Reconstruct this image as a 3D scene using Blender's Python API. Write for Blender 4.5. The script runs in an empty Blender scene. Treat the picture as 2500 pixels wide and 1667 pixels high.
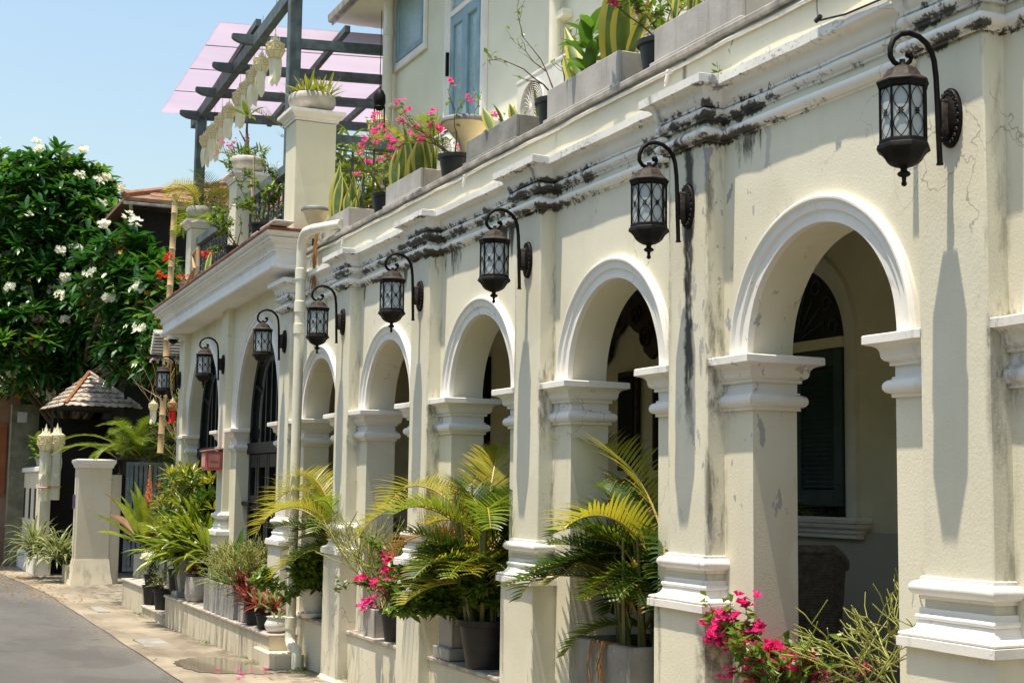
import bpy, bmesh, math, random
from mathutils import Vector, Matrix, noise as mnoise
random.seed(7)
R=math.radians; PI=math.pi
sc=bpy.context.scene
COL=sc.collection
sin,cos=math.sin,math.cos

# ------------------------------------------------------------------ camera (solved from the photograph's perspective)
FPX,YAW,PITCH,ROLL,CD=3469.1988,0.42057577,0.10333085,0.01325488,3.405347
CAM=Vector((0,-CD,1.6))
FW=Vector((-cos(YAW)*cos(PITCH),sin(YAW)*cos(PITCH),sin(PITCH)))
_r=FW.cross(Vector((0,0,1))).normalized(); _u=_r.cross(FW)
RT=_r*cos(ROLL)+_u*sin(ROLL); UPV=_u*cos(ROLL)-_r*sin(ROLL)
def U(px,py,ax,v):
    """measured point: photograph position (2352 px wide) met with the real plane ax=v"""
    s=2500/2352
    d=FW+RT*((px*s-1250)/FPX)-UPV*((py*s-833.5)/FPX)
    i='xyz'.index(ax)
    return CAM+d*((v-CAM[i])/d[i])

# ------------------------------------------------------------------ mesh builder
class MB:
    def __init__(s): s.v=[];s.f=[];s.m=[];s.mi=0
    def add(s,vs,fs,mi=None):
        o=len(s.v); s.v+=[tuple(p) for p in vs]
        k=s.mi if mi is None else mi
        for f in fs: s.f.append([i+o for i in f]); s.m.append(k)
    def box(s,x0,x1,y0,y1,z0,z1,mi=None):
        if x0>x1:x0,x1=x1,x0
        if y0>y1:y0,y1=y1,y0
        s.add([(x0,y0,z0),(x1,y0,z0),(x1,y1,z0),(x0,y1,z0),(x0,y0,z1),(x1,y0,z1),(x1,y1,z1),(x0,y1,z1)],
          [(0,3,2,1),(4,5,6,7),(0,1,5,4),(1,2,6,5),(2,3,7,6),(3,0,4,7)],mi)
    def cbox(s,x0,x1,y0,y1,z0,z1,b=.006,mi=None):
        """box with chamfered edges"""
        if x0>x1:x0,x1=x1,x0
        if y0>y1:y0,y1=y1,y0
        b=min(b,(x1-x0)*.45,(y1-y0)*.45,(z1-z0)*.45)
        V=[];ix={}
        X=(x0,x1);Y=(y0,y1);Z=(z0,z1)
        for i in (0,1):
            for j in (0,1):
                for k in (0,1):
                    sx=b if i==0 else -b; sy=b if j==0 else -b; sz=b if k==0 else -b
                    for a,p in (('x',(X[i],Y[j]+sy,Z[k]+sz)),('y',(X[i]+sx,Y[j],Z[k]+sz)),('z',(X[i]+sx,Y[j]+sy,Z[k]))):
                        ix[i,j,k,a]=len(V);V.append(p)
        F=[]
        def q(*l): F.append([ix[t] for t in l])
        for i in (0,1):
            l=[(i,0,0,'x'),(i,1,0,'x'),(i,1,1,'x'),(i,0,1,'x')];q(*(l if i else l[::-1]))
            l=[(0,i,0,'y'),(1,i,0,'y'),(1,i,1,'y'),(0,i,1,'y')];q(*(l[::-1] if i else l))
            l=[(0,0,i,'z'),(1,0,i,'z'),(1,1,i,'z'),(0,1,i,'z')];q(*(l if i else l[::-1]))
        for j in (0,1):
            for k in (0,1): q((0,j,k,'y'),(1,j,k,'y'),(1,j,k,'z'),(0,j,k,'z'))
        for i in (0,1):
            for k in (0,1): q((i,0,k,'x'),(i,1,k,'x'),(i,1,k,'z'),(i,0,k,'z'))
        for i in (0,1):
            for j in (0,1): q((i,j,0,'x'),(i,j,1,'x'),(i,j,1,'y'),(i,j,0,'y'))
        for i in (0,1):
            for j in (0,1):
                for k in (0,1): q((i,j,k,'x'),(i,j,k,'y'),(i,j,k,'z'))
        s.add(V,F,mi)
    def mold(s,path,prof,closed=False,mi=None,cap=True,step=0,amp=0.0):
        """sweep profile [(q,z)..] along plan path [(x,y)..]; q goes to the right-hand side of the path, mitred"""
        if step:
            q=[]
            for i in range(len(path)-1):
                a,b=Vector(path[i]),Vector(path[i+1]);k=max(1,int((b-a).length/step))
                q+=[tuple(a.lerp(b,j/k)) for j in range(k)]
            path=q+[tuple(path[-1])]
        n=len(path);offs=[]
        for i in range(n):
            p=Vector((path[i][0],path[i][1]))
            a=Vector(path[i-1][:2]) if (i>0 or closed) else None
            c=Vector(path[(i+1)%n][:2]) if (i<n-1 or closed) else None
            ns=[]
            if a is not None: d=(p-a).normalized(); ns.append(Vector((d.y,-d.x)))
            if c is not None: d=(c-p).normalized(); ns.append(Vector((d.y,-d.x)))
            m=ns[0] if len(ns)==1 else (ns[0]+ns[1])
            if len(ns)==2: m=m/max(.3,(1+ns[0].dot(ns[1])))
            offs.append((p,m))
        V=[];k=len(prof)
        zs=[(path[i][2] if len(path[i])>2 else 0) for i in range(n)]
        for i,(p,m) in enumerate(offs):
            for q,z in prof: V.append((p.x+m.x*q,p.y+m.y*q,z+zs[i]))
        if amp: V=[tuple(Vector(p)+mnoise.noise_vector(Vector(p)*7.0)*amp+mnoise.noise_vector(Vector(p)*23.0)*amp*.45) for p in V]
        F=[]
        for i in range(n if closed else n-1):
            j=(i+1)%n
            for t in range(k-1): F.append((i*k+t,j*k+t,j*k+t+1,i*k+t+1))
        if cap and not closed:
            F.append(tuple(range(k))); F.append(tuple(range((n-1)*k+k-1,(n-1)*k-1,-1)))
        s.add(V,F,mi)
    def tube(s,pts,r,seg=8,mi=None,cap=True,closed=False):
        pts=[Vector(p) for p in pts];n=len(pts)
        rs=r if isinstance(r,(list,tuple)) else [r]*n
        V=[];prev=None
        for i in range(n):
            if closed: t=(pts[(i+1)%n]-pts[i-1])
            else: t=pts[min(i+1,n-1)]-pts[max(i-1,0)]
            if t.length<1e-9: t=Vector((0,0,1))
            t.normalize()
            if prev is None:
                a=Vector((0,0,1)) if abs(t.z)<.9 else Vector((1,0,0))
                prev=(a-t*a.dot(t)).normalized()
            else:
                prev=prev-t*prev.dot(t)
                prev=prev.normalized() if prev.length>1e-6 else t.orthogonal().normalized()
            b=t.cross(prev)
            for k in range(seg):
                an=2*PI*k/seg; V.append(pts[i]+(prev*cos(an)+b*sin(an))*rs[i])
        F=[]
        for i in range(n if closed else n-1):
            j=(i+1)%n
            for k in range(seg): F.append((i*seg+k,i*seg+(k+1)%seg,j*seg+(k+1)%seg,j*seg+k))
        if cap and not closed:
            F.append(tuple(range(seg))[::-1]);F.append(tuple(range((n-1)*seg,n*seg)))
        s.add(V,F,mi)
    def lathe(s,prof,c=(0,0,0),seg=24,mi=None,sx=1,sy=1,rot=0):
        V=[];k=len(prof)
        for i in range(seg):
            a=2*PI*i/seg+rot
            for r,z in prof: V.append((c[0]+r*cos(a)*sx,c[1]+r*sin(a)*sy,c[2]+z))
        F=[]
        for i in range(seg):
            j=(i+1)%seg
            for t in range(k-1): F.append((i*k+t,j*k+t,j*k+t+1,i*k+t+1))
        if prof[0][0]>1e-6: F.append(tuple(i*k for i in range(seg))[::-1])
        if prof[-1][0]>1e-6: F.append(tuple(i*k+k-1 for i in range(seg)))
        s.add(V,F,mi)
    def poly(s,pts,mi=None): s.add(pts,[tuple(range(len(pts)))],mi)
    def slab(s,pts,nrm,t,mi=None):
        """flat polygon given thickness t along nrm"""
        n=len(pts);N=Vector(nrm)*t
        V=[Vector(p) for p in pts]+[Vector(p)+N for p in pts]
        F=[tuple(range(n))[::-1],tuple(range(n,2*n))]
        for i in range(n): j=(i+1)%n;F.append((i,j,j+n,i+n))
        s.add(V,F,mi)
    def sphere(s,c,r,seg=10,rings=7,mi=None,sc3=(1,1,1)):
        V=[(c[0],c[1],c[2]-r*sc3[2])]
        for i in range(1,rings):
            p=-PI/2+PI*i/rings
            for k in range(seg):
                a=2*PI*k/seg;V.append((c[0]+r*cos(p)*cos(a)*sc3[0],c[1]+r*cos(p)*sin(a)*sc3[1],c[2]+r*sin(p)*sc3[2]))
        V.append((c[0],c[1],c[2]+r*sc3[2]));F=[]
        for k in range(seg): F.append((0,1+(k+1)%seg,1+k))
        for i in range(rings-2):
            for k in range(seg): F.append((1+i*seg+k,1+i*seg+(k+1)%seg,1+(i+1)*seg+(k+1)%seg,1+(i+1)*seg+k))
        o=1+(rings-2)*seg
        for k in range(seg): F.append((o+k,o+(k+1)%seg,len(V)-1))
        s.add(V,F,mi)
    # ---- leaves
    def strap(s,base,az,el,L,w,curve=1.0,segs=6,fold=.25,shape='lance',mi=0,mi2=None,twist=0.0,margin=.28):
        """one leaf blade; starts at elevation el, bends down by curve radians along its length"""
        p=Vector(base);d=L/segs;V=[];cols=4 if mi2 is not None else 2
        tw=random.uniform(-twist,twist)
        for i in range(segs+1):
            t=i/segs;e=el-curve*t*t
            dirv=Vector((cos(az)*cos(e),sin(az)*cos(e),sin(e)))
            side=Vector((-sin(az),cos(az),0))
            up=side.cross(dirv)*-1
            a=tw+twist*0*t
            side2=side*cos(a)+up*sin(a);up2=up*cos(a)-side*sin(a)
            if shape=='lance': ww=w*(sin(PI*min(1,.12+.88*t)))**.8*(1 if t<1 else 0)
            elif shape=='strap': ww=w*min(1,(1-t)*3.2)**.7*(.75+.25*min(1,t*4))
            elif shape=='sword': ww=w*(.62+.75*sin(PI*min(1,t*.9)))*(1-t**3.2)*.9
            elif shape=='ovate': ww=w*sin(PI*(t**.75))**.75 if 0<t<1 else (w*.12 if t==0 else 0)
            else: ww=w*sin(PI*(.06+.94*t**1.15))**.6 if t<1 else 0   # spatulate
            up2=up2*1.0
            if cols==2:
                V+= [p-side2*ww*.5+up2*ww*fold,p.copy(),p+side2*ww*.5+up2*ww*fold]
            else:
                m=.5-margin*.5
                V+=[p-side2*ww*.5+up2*ww*fold,p-side2*ww*m*.9+up2*ww*fold*.8,p.copy(),p+side2*ww*m*.9+up2*ww*fold*.8,p+side2*ww*.5+up2*ww*fold]
            if i<segs: p=p+dirv*d
        k=3 if cols==2 else 5
        for i in range(segs):
            for c in range(k-1):
                mm=mi2 if (mi2 is not None and c in (0,3)) else mi
                o=len(s.v)
                s.m.append(mm)
                s.f.append([o+i*k+c,o+i*k+c+1,o+(i+1)*k+c+1,o+(i+1)*k+c])
        s.v+=[tuple(q) for q in V]
        return p
    def leaf(s,c,n,u,L,w,mi=0,fold=.2):
        """small 4-face leaf: centre base c, along u, normal n"""
        n=Vector(n).normalized();u=Vector(u).normalized();sd=u.cross(n).normalized()
        c=Vector(c);f=n*(w*fold)
        V=[c,c+u*L*.45+sd*w*.5+f,c+u*L,c+u*L*.45-sd*w*.5+f,c+u*L*.5-f*.3]
        s.add(V,[(0,1,4),(1,2,4),(4,2,3),(0,4,3)],mi)
    def build(s,name,mats,parent=None,smooth=None):
        me=bpy.data.meshes.new(name)
        me.from_pydata(s.v,[],s.f)
        if not isinstance(mats,(list,tuple)): mats=[mats]
        for m in mats: me.materials.append(m)
        if len(mats)>1: me.polygons.foreach_set('material_index',s.m)
        if smooth is not None:
            me.polygons.foreach_set('use_smooth',[True]*len(me.polygons))
            me.update()
            try: me.set_sharp_from_angle(angle=R(smooth))
            except Exception: pass
        me.update()
        o=bpy.data.objects.new(name,me);COL.objects.link(o)
        if parent is not None: o.parent=parent
        return o
def fixn(o):
    bm=bmesh.new();bm.from_mesh(o.data);bmesh.ops.recalc_face_normals(bm,faces=bm.faces);bm.to_mesh(o.data);bm.free();return o

def tag(o,label,cat,group=None,kind=None):
    if label: o['label']=label
    if cat: o['category']=cat
    if group: o['group']=group
    if kind: o['kind']=kind
    return o
def thing(name,label,cat,loc=(0,0,0),rz=0,group=None):
    o=bpy.data.objects.new(name,None);COL.objects.link(o)
    o.empty_display_size=.2;o.location=loc;o.rotation_euler=(0,0,rz)
    return tag(o,label,cat,group)
def dup(root,loc,rz=0,label=None,scale=None):
    r=root.copy();COL.objects.link(r);r.location=loc;r.rotation_euler=(0,0,rz)
    if label: r['label']=label
    if scale: r.scale=(scale,)*3
    for ch in list(root.children):
        c=ch.copy();COL.objects.link(c);c.parent=r
        for g in list(ch.children):
            d=g.copy();COL.objects.link(d);d.parent=c
    return r
def structure(o): o['kind']='structure';return o
# ------------------------------------------------------------------ materials
class NT:
    def __init__(s,name):
        s.mat=bpy.data.materials.new(name);s.mat.use_nodes=True;s.t=s.mat.node_tree
        s.t.nodes.clear()
        s.out=s.t.nodes.new('ShaderNodeOutputMaterial')
        s.b=s.t.nodes.new('ShaderNodeBsdfPrincipled');s.t.links.new(s.b.outputs[0],s.out.inputs[0])
        g=s.t.nodes.new('ShaderNodeNewGeometry');s.pos=g.outputs['Position'];s.geo=g
    def lk(s,a,b): s.t.links.new(a,b)
    def n(s,t): return s.t.nodes.new(t)
    def put(s,inp,v):
        if hasattr(v,'is_linked') or isinstance(v,bpy.types.NodeSocket): s.lk(v,inp)
        else: inp.default_value=v
    def m(s,op,a,b=0.0,c=None,clamp=False):
        d=s.n('ShaderNodeMath');d.operation=op;d.use_clamp=clamp
        s.put(d.inputs[0],a);s.put(d.inputs[1],b)
        if c is not None: s.put(d.inputs[2],c)
        return d.outputs[0]
    def vscale(s,v,k,off=(0,0,0)):
        d=s.n('ShaderNodeMapping');d.inputs['Scale'].default_value=k;d.inputs['Location'].default_value=off;s.lk(v,d.inputs[0]);return d.outputs[0]
    def noise(s,v,scale,detail=4,rough=.55,dist=0.0):
        d=s.n('ShaderNodeTexNoise');d.inputs['Scale'].default_value=scale;d.inputs['Detail'].default_value=detail
        d.inputs['Roughness'].default_value=rough;d.inputs['Distortion'].default_value=dist
        s.lk(v,d.inputs['Vector']);return d.outputs['Fac']
    def ss(s,v,a,b):
        d=s.n('ShaderNodeMapRange');d.interpolation_type='SMOOTHSTEP';s.put(d.inputs[0],v)
        d.inputs[1].default_value=a;d.inputs[2].default_value=b;return d.outputs[0]
    def mix(s,f,a,b):
        d=s.n('ShaderNodeMix');d.data_type='RGBA';s.put(d.inputs[0],f)
        for i,v in ((6,a),(7,b)):
            if isinstance(v,tuple): d.inputs[i].default_value=(v[0],v[1],v[2],1)
            else: s.lk(v,d.inputs[i])
        return d.outputs[2]
    def xyz(s,v=None):
        d=s.n('ShaderNodeSeparateXYZ');s.lk(v if v is not None else s.pos,d.inputs[0]);return d.outputs
    def gauss(s,x,c,w):
        a=s.m('SUBTRACT',x,c);a=s.m('DIVIDE',a,w);a=s.m('MULTIPLY',a,a);a=s.m('MULTIPLY',a,-1.0);return s.m('EXPONENT',a)
    def bump(s,h,strength,dist=.01):
        d=s.n('ShaderNodeBump');d.inputs['Strength'].default_value=strength;d.inputs['Distance'].default_value=dist
        s.lk(h,d.inputs['Height']);s.lk(d.outputs[0],s.b.inputs['Normal']);return d
    def col(s,v): s.put(s.b.inputs['Base Color'],v if not isinstance(v,tuple) else (v[0],v[1],v[2],1))
    def set(s,**k):
        for a,v in k.items(): s.put(s.b.inputs[a.replace('_',' ')],v)

def basic(name,c,rough=.6,var=.18,scale=6,bump=0.0,metal=0.0,bscale=40,spec=.4,c2=None,streak=0.0):
    t=NT(name)
    oi=t.n('ShaderNodeTexCoord')
    f=t.noise(t.pos,scale,5)
    a=tuple(x*(1-var) for x in c);b=tuple(min(1,x*(1+var)) for x in c) if c2 is None else c2
    col=t.mix(t.ss(f,.3,.7),a,b)
    if streak>0:
        g=t.noise(t.vscale(t.pos,(9,9,1.1)),1.6,6,.65)
        col=t.mix(t.m('MULTIPLY',t.ss(g,.52,.75),streak),col,tuple(x*.25 for x in c))
    t.col(col)
    t.set(Roughness=rough,Metallic=metal);t.b.inputs['Specular IOR Level'].default_value=spec
    if bump>0: t.bump(t.noise(t.pos,bscale,4),bump,.006)
    return t.mat

def stucco(name,base,dirt=1.0,trim=False,gx=True):
    """painted render with weather streaks, mildew, peeled flakes and hairline cracks (all with their own shapes in world space)"""
    t=NT(name);X,Y,Z=t.xyz()
    big=t.noise(t.pos,1.3,5);fine=t.noise(t.pos,22,5)
    c=t.mix(t.ss(big,.3,.72),tuple(x*.90 for x in base),tuple(min(1,x*1.04) for x in base))
    c=t.mix(t.m('MULTIPLY',t.ss(t.noise(t.pos,.85,2,.4,.6),.50,.53),.55),c,tuple(x*1.07 for x in base))
    c=t.mix(t.m('MULTIPLY',t.ss(t.noise(t.vscale(t.pos,(1,1,.12)),20,5),.5,.75),.10),c,tuple(x*.72 for x in base))
    c=t.mix(t.m('MULTIPLY',t.ss(t.noise(t.vscale(t.pos,(3,3,.6)),2.2,6),.5,.8),.28),c,(base[0]*.86,base[1]*.76,base[2]*.55))
    # heavier weathering between x=-9 and x=-4.6, lighter elsewhere
    loc=t.m('ADD',t.m('MULTIPLY',t.gauss(X,-8.2,4.2),.85),.36) if gx else 0.45
    # pilaster-centred coordinate: weathering is worst where the mouldings break forward
    xm=t.m('SUBTRACT',t.m('FRACT',t.m('ADD',t.m('DIVIDE',t.m('SUBTRACT',X,-3.755+.08),1.728),100.5)),.5)
    near=t.m('EXPONENT',t.m('MULTIPLY',t.m('POWER',t.m('MULTIPLY',xm,3.6),2.0),-1.0)) if gx else 0.3
    patch=t.m('ADD',.50,t.m('MULTIPLY',t.ss(t.noise(t.vscale(t.pos,(1,.2,.2)),1.5,3,.5),.36,.62),.62)) if gx else 1.0
    loc=t.m('MULTIPLY',loc,patch)
    loc0=t.m('MULTIPLY',loc,t.m('ADD',.45,t.m('MULTIPLY',t.ss(t.noise(t.vscale(t.pos,(1,1,.15)),3.1,4,.6),.40,.62),.75)))
    loc=t.m('MULTIPLY',loc,t.m('ADD',.70,t.m('MULTIPLY',near,.38)))
    # mildew blotches on the entablature band, strongest along three ledges where water sits
    zw=t.m('ADD',Z,t.m('MULTIPLY',t.m('SUBTRACT',t.noise(t.pos,9,4),.5),.05))
    led=t.m('MAXIMUM',t.m('MAXIMUM',t.gauss(zw,3.155,.022),t.gauss(zw,3.255,.026)),t.m('MULTIPLY',t.gauss(zw,3.305,.02),.9))
    led=t.m('MAXIMUM',led,t.m('MULTIPLY',t.gauss(zw,3.383,.006),.45))
    band=t.m('MULTIPLY',t.ss(Z,3.06,3.15),t.m('SUBTRACT',1.0,t.ss(Z,3.42,3.60)))
    runs=t.ss(t.noise(t.vscale(t.pos,(1,1,.12)),9,7,.72,.4),.36,.66)
    blot=t.ss(t.noise(t.vscale(t.pos,(1.2,1.5,1.5)),4.5,7,.68,.3),.36,.66)
    amt=t.m('MULTIPLY',loc,t.m('ADD',.16,t.m('MULTIPLY',led,.62)))
    amt=t.m('MULTIPLY',amt,t.m('ADD',.22,t.m('MULTIPLY',t.m('ADD',runs,blot),.62)))
    amt=t.m('MULTIPLY',amt,band)
    spk=t.m('ADD',t.m('MULTIPLY',t.noise(t.vscale(t.pos,(1,1,.6)),38,8,.78,.2),.6),t.m('MULTIPLY',t.noise(t.pos,11,6,.7),.4))
    spk=t.ss(spk,.30,.70)
    mil=t.ss(t.m('ADD',t.m('MULTIPLY',amt,1.42),t.m('MULTIPLY',spk,.85)),.86,1.16)
    mil=t.m('MULTIPLY',mil,t.ss(amt,.02,.12))
    # streaks running down from it
    st=t.m('ADD',t.m('MULTIPLY',t.noise(t.vscale(t.pos,(1,1,.13)),8,8,.72,.35),.6),t.m('MULTIPLY',t.noise(t.vscale(t.pos,(1,1,.3)),34,6,.75),.4))
    fall=t.m('MULTIPLY',t.ss(Z,2.55,3.17),t.m('SUBTRACT',1.0,t.ss(Z,3.16,3.20)))
    lo2=t.m('SUBTRACT',.90,t.m('MULTIPLY',t.m('MULTIPLY',t.m('ADD',t.m('MULTIPLY',loc0,.88),.04),t.m('POWER',fall,1.25)),.46))
    d2=t.n('ShaderNodeMapRange');d2.interpolation_type='SMOOTHSTEP';t.lk(st,d2.inputs[0]);t.lk(lo2,d2.inputs[1]);t.lk(t.m('ADD',lo2,.16),d2.inputs[2])
    streak=t.m('MULTIPLY',d2.outputs[0],t.ss(fall,.02,.2))
    if gx:
        # mould in the re-entrant corners beside the pilasters and round the imposts
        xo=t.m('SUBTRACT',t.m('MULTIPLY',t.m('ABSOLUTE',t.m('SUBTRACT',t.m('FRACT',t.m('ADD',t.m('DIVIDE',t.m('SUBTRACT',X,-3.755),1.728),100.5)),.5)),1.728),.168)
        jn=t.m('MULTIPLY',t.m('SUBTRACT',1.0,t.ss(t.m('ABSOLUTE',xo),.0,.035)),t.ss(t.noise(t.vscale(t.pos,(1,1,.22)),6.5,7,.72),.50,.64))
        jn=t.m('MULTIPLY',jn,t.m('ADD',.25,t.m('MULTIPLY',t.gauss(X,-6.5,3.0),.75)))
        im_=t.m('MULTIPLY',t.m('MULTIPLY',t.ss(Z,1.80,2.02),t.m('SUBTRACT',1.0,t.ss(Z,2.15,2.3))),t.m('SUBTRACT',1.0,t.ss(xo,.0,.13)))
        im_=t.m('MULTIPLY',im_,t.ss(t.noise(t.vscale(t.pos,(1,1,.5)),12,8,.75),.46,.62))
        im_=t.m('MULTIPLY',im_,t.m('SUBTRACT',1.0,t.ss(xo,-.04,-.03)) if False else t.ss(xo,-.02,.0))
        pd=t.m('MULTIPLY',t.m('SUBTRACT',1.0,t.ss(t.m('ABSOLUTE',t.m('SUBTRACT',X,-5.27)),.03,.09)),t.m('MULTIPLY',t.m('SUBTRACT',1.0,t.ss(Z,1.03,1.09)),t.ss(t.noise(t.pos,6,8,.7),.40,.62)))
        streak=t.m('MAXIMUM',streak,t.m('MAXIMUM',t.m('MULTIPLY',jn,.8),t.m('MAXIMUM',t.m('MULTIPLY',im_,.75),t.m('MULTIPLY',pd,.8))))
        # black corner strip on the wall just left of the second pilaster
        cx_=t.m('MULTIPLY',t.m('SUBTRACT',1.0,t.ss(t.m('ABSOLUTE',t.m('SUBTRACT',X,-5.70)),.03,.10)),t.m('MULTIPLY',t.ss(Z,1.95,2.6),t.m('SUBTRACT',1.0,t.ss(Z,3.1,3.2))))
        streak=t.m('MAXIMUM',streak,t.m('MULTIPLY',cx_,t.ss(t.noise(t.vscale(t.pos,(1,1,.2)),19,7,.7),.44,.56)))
    # long black run down one pilaster
    wob=t.m('MULTIPLY',t.m('SUBTRACT',t.noise(t.vscale(t.pos,(0,0,1)),4.5,5),.5),.13)
    dx=t.m('ABSOLUTE',t.m('SUBTRACT',t.m('SUBTRACT',X,-5.47),wob))
    wdt=t.m('MULTIPLY',t.noise(t.vscale(t.pos,(0,0,1)),3.1,6,.7),.085)
    run=t.m('SUBTRACT',1.0,t.ss(t.m('SUBTRACT',dx,wdt),-.022,.004))
    run=t.m('MULTIPLY',run,t.m('MULTIPLY',t.ss(Z,1.75,2.1),t.m('SUBTRACT',1.0,t.ss(Z,3.2,3.25))))
    run=t.m('MULTIPLY',run,t.ss(t.noise(t.vscale(t.pos,(1,1,.35)),24,5),.30,.50))
    # dirt collecting in patches on the plinth mouldings
    low=t.m('MULTIPLY',t.ss(Z,.9,1.06),t.m('SUBTRACT',1.0,t.ss(Z,1.3,1.42)))
    pb=t.m('MULTIPLY',t.ss(t.noise(t.pos,7,8,.7),.6,.72),low)
    foot=t.m('MULTIPLY',t.m('SUBTRACT',1.0,t.ss(Z,.02,.5)),t.ss(t.noise(t.vscale(t.pos,(1,1,.25)),6,7,.7),.47,.7))
    # peeled flakes
    fl=t.noise(t.vscale(t.pos,(1.3,1.3,.6)),9.5,6,.62,.3)
    pl=t.m('MULTIPLY',t.ss(fl,.60,.615),t.m('MULTIPLY',t.gauss(X,-5.22,.30) if gx else 0.0,t.ss(Z,1.2,1.6)))
    cr=t.n('ShaderNodeTexVoronoi');cr.feature='DISTANCE_TO_EDGE';cr.inputs['Scale'].default_value=1.7
    wv=t.n('ShaderNodeVectorMath');wv.operation='ADD';t.lk(t.pos,wv.inputs[0])
    nn=t.n('ShaderNodeTexNoise');nn.inputs['Scale'].default_value=5;nn.inputs['Detail'].default_value=5;t.lk(t.pos,nn.inputs['Vector'])
    sv=t.n('ShaderNodeVectorMath');sv.operation='SCALE';sv.inputs[3].default_value=.35;t.lk(nn.outputs['Color'],sv.inputs[0]);t.lk(sv.outputs[0],wv.inputs[1]);t.lk(wv.outputs[0],cr.inputs['Vector'])
    crack=t.m('MULTIPLY',t.m('SUBTRACT',1.0,t.ss(cr.outputs['Distance'],.0015,.006)),t.ss(t.noise(t.pos,.9,3),.55,.62))
    sp=t.m('MULTIPLY',t.m('MULTIPLY',t.ss(t.noise(t.vscale(t.pos,(1,1,1.6)),36,6,.75),.50,.68),t.ss(t.noise(t.pos,2.3,4),.42,.6)),t.m('MULTIPLY',t.ss(Z,3.36,3.39),t.m('SUBTRACT',1.0,t.ss(Z,3.42,3.44))))
    c=t.mix(t.m('MULTIPLY',sp,.8*dirt),c,(.11,.10,.09))
    k=t.m('MULTIPLY',t.m('MAXIMUM',mil,streak),dirt)
    c=t.mix(t.m('MULTIPLY',pl,1.0,clamp=True),c,(.34,.34,.35))
    c=t.mix(t.m('MULTIPLY',t.m('MULTIPLY',pb,.7),dirt),c,(.20,.13,.055))
    c=t.mix(t.m('MULTIPLY',foot,.75),c,(.11,.095,.06))
    c=t.mix(t.m('MULTIPLY',crack,.55),c,(.16,.14,.11))
    c=t.mix(t.m('MULTIPLY',k,.93,clamp=True),c,t.mix(t.ss(fine,.4,.75),(.008,.007,.006),(.055,.046,.03)))
    c=t.mix(t.m('MULTIPLY',run,.92 if gx else 0.0),c,(.02,.018,.015))
    t.col(c);t.set(Roughness=.78 if not trim else .6);t.b.inputs['Specular IOR Level'].default_value=.3
    h=t.m('ADD',t.m('MULTIPLY',t.noise(t.pos,95 if not trim else 60,4,.6),1.0),t.m('MULTIPLY',t.noise(t.pos,7,3),.8))
    t.bump(h,.30 if not trim else .16,.004)
    return t.mat

def leafm(name,c,c2,rough=.42,trans=.35,spec=.5,scale=9):
    t=NT(name)
    oi=t.n('ShaderNodeObjectInfo')
    f=t.noise(t.pos,scale,3)
    col=t.mix(t.ss(f,.32,.68),c,c2)
    t.col(col);t.set(Roughness=rough);t.b.inputs['Specular IOR Level'].default_value=spec
    tr=t.n('ShaderNodeBsdfTranslucent');t.lk(t.mix(.5,col,(c2[0]*1.4,c2[1]*1.5,c2[2]*.9)),tr.inputs[0])
    mx=t.n('ShaderNodeMixShader');mx.inputs[0].default_value=trans
    t.lk(t.b.outputs[0],mx.inputs[1]);t.lk(tr.outputs[0],mx.inputs[2]);t.lk(mx.outputs[0],t.out.inputs[0])
    return t.mat

M={}
CREAM=(.705,.675,.545)
M['cream']=stucco('cream_render',CREAM)
M['white']=stucco('white_trim_paint',(.80,.785,.75),dirt=1.0,trim=True)
M['cream2']=stucco('annex_render',(.71,.675,.52),dirt=.25,gx=False)
M['white2']=stucco('annex_trim',(.80,.78,.75),dirt=.3,trim=True,gx=False)
M['upper']=basic('upper_wall_paint',(.74,.73,.60),.75,.05,2,.12)
M['upperwhite']=basic('upper_trim_paint',(.80,.79,.77),.55,.05,5)
M['coping']=basic('coping_stone',(.34,.32,.29),.8,.3,9,.3,streak=.6)
M['pvc']=basic('painted_pipe',(.76,.73,.60),.4,.06,4,0,streak=.25)
M['pvcw']=basic('white_conduit',(.72,.71,.68),.45,.1,6,0,streak=.4)
M['iron']=basic('black_bronze_iron',(.008,.0072,.0070),.55,.5,14,.25,.0,60,.14)
M['bronze']=basic('brown_bronze',(.036,.028,.025),.6,.5,30,.5,.0,90,.2)
M['frost']=basic('frosted_glass',(.40,.445,.46),.4,.08,5,0,0,40,.35)
M['concrete']=basic('planter_concrete',(.40,.385,.36),.75,.14,4,.25,streak=.35)
M['concreted']=basic('dark_wet_concrete',(.25,.245,.225),.75,.25,4,.3,streak=.5)
M['stonebowl']=basic('cast_stone',(.43,.40,.35),.8,.2,9,.3,streak=.35)
M['marble']=basic('ledge_marble',(.46,.41,.36),.5,.28,11,.1,streak=.4)
M['blackpot']=basic('black_plastic',(.017,.018,.020),.45,.3,10)
M['whitepot']=basic('white_ceramic',(.72,.71,.68),.35,.06,8,0,streak=.3)
M['soil']=basic('dark_soil',(.045,.033,.022),.95,.4,40,.6)
M['tealwood']=basic('pergola_paint',(.085,.115,.125),.6,.3,9,.25,streak=.5)
M['tealiron']=basic('teal_iron',(.05,.075,.082),.5,.35,15)
M['bluewood']=basic('blue_window_paint',(.23,.36,.45),.5,.12,7,.1,streak=.3)
M['glassblue']=basic('patterned_glass',(.27,.40,.44),.22,.12,30,.3,0,55,.5)
M['blackwood']=basic('black_door_paint',(.007,.008,.010),.5,.3,8,0,0,40,.18)
M['darkgreenwood']=basic('dark_green_shutter',(.03,.06,.062),.55,.2,7)
t=NT('dark_door_glass');t.col((.02,.026,.024));t.set(Roughness=.03,IOR=2.4);t.b.inputs['Specular IOR Level'].default_value=.6;M['doorglass']=t.mat
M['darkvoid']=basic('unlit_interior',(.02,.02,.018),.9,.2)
M['porchwall']=basic('porch_wall_paint',(.72,.68,.50),.8,.07,3,.12)
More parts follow.
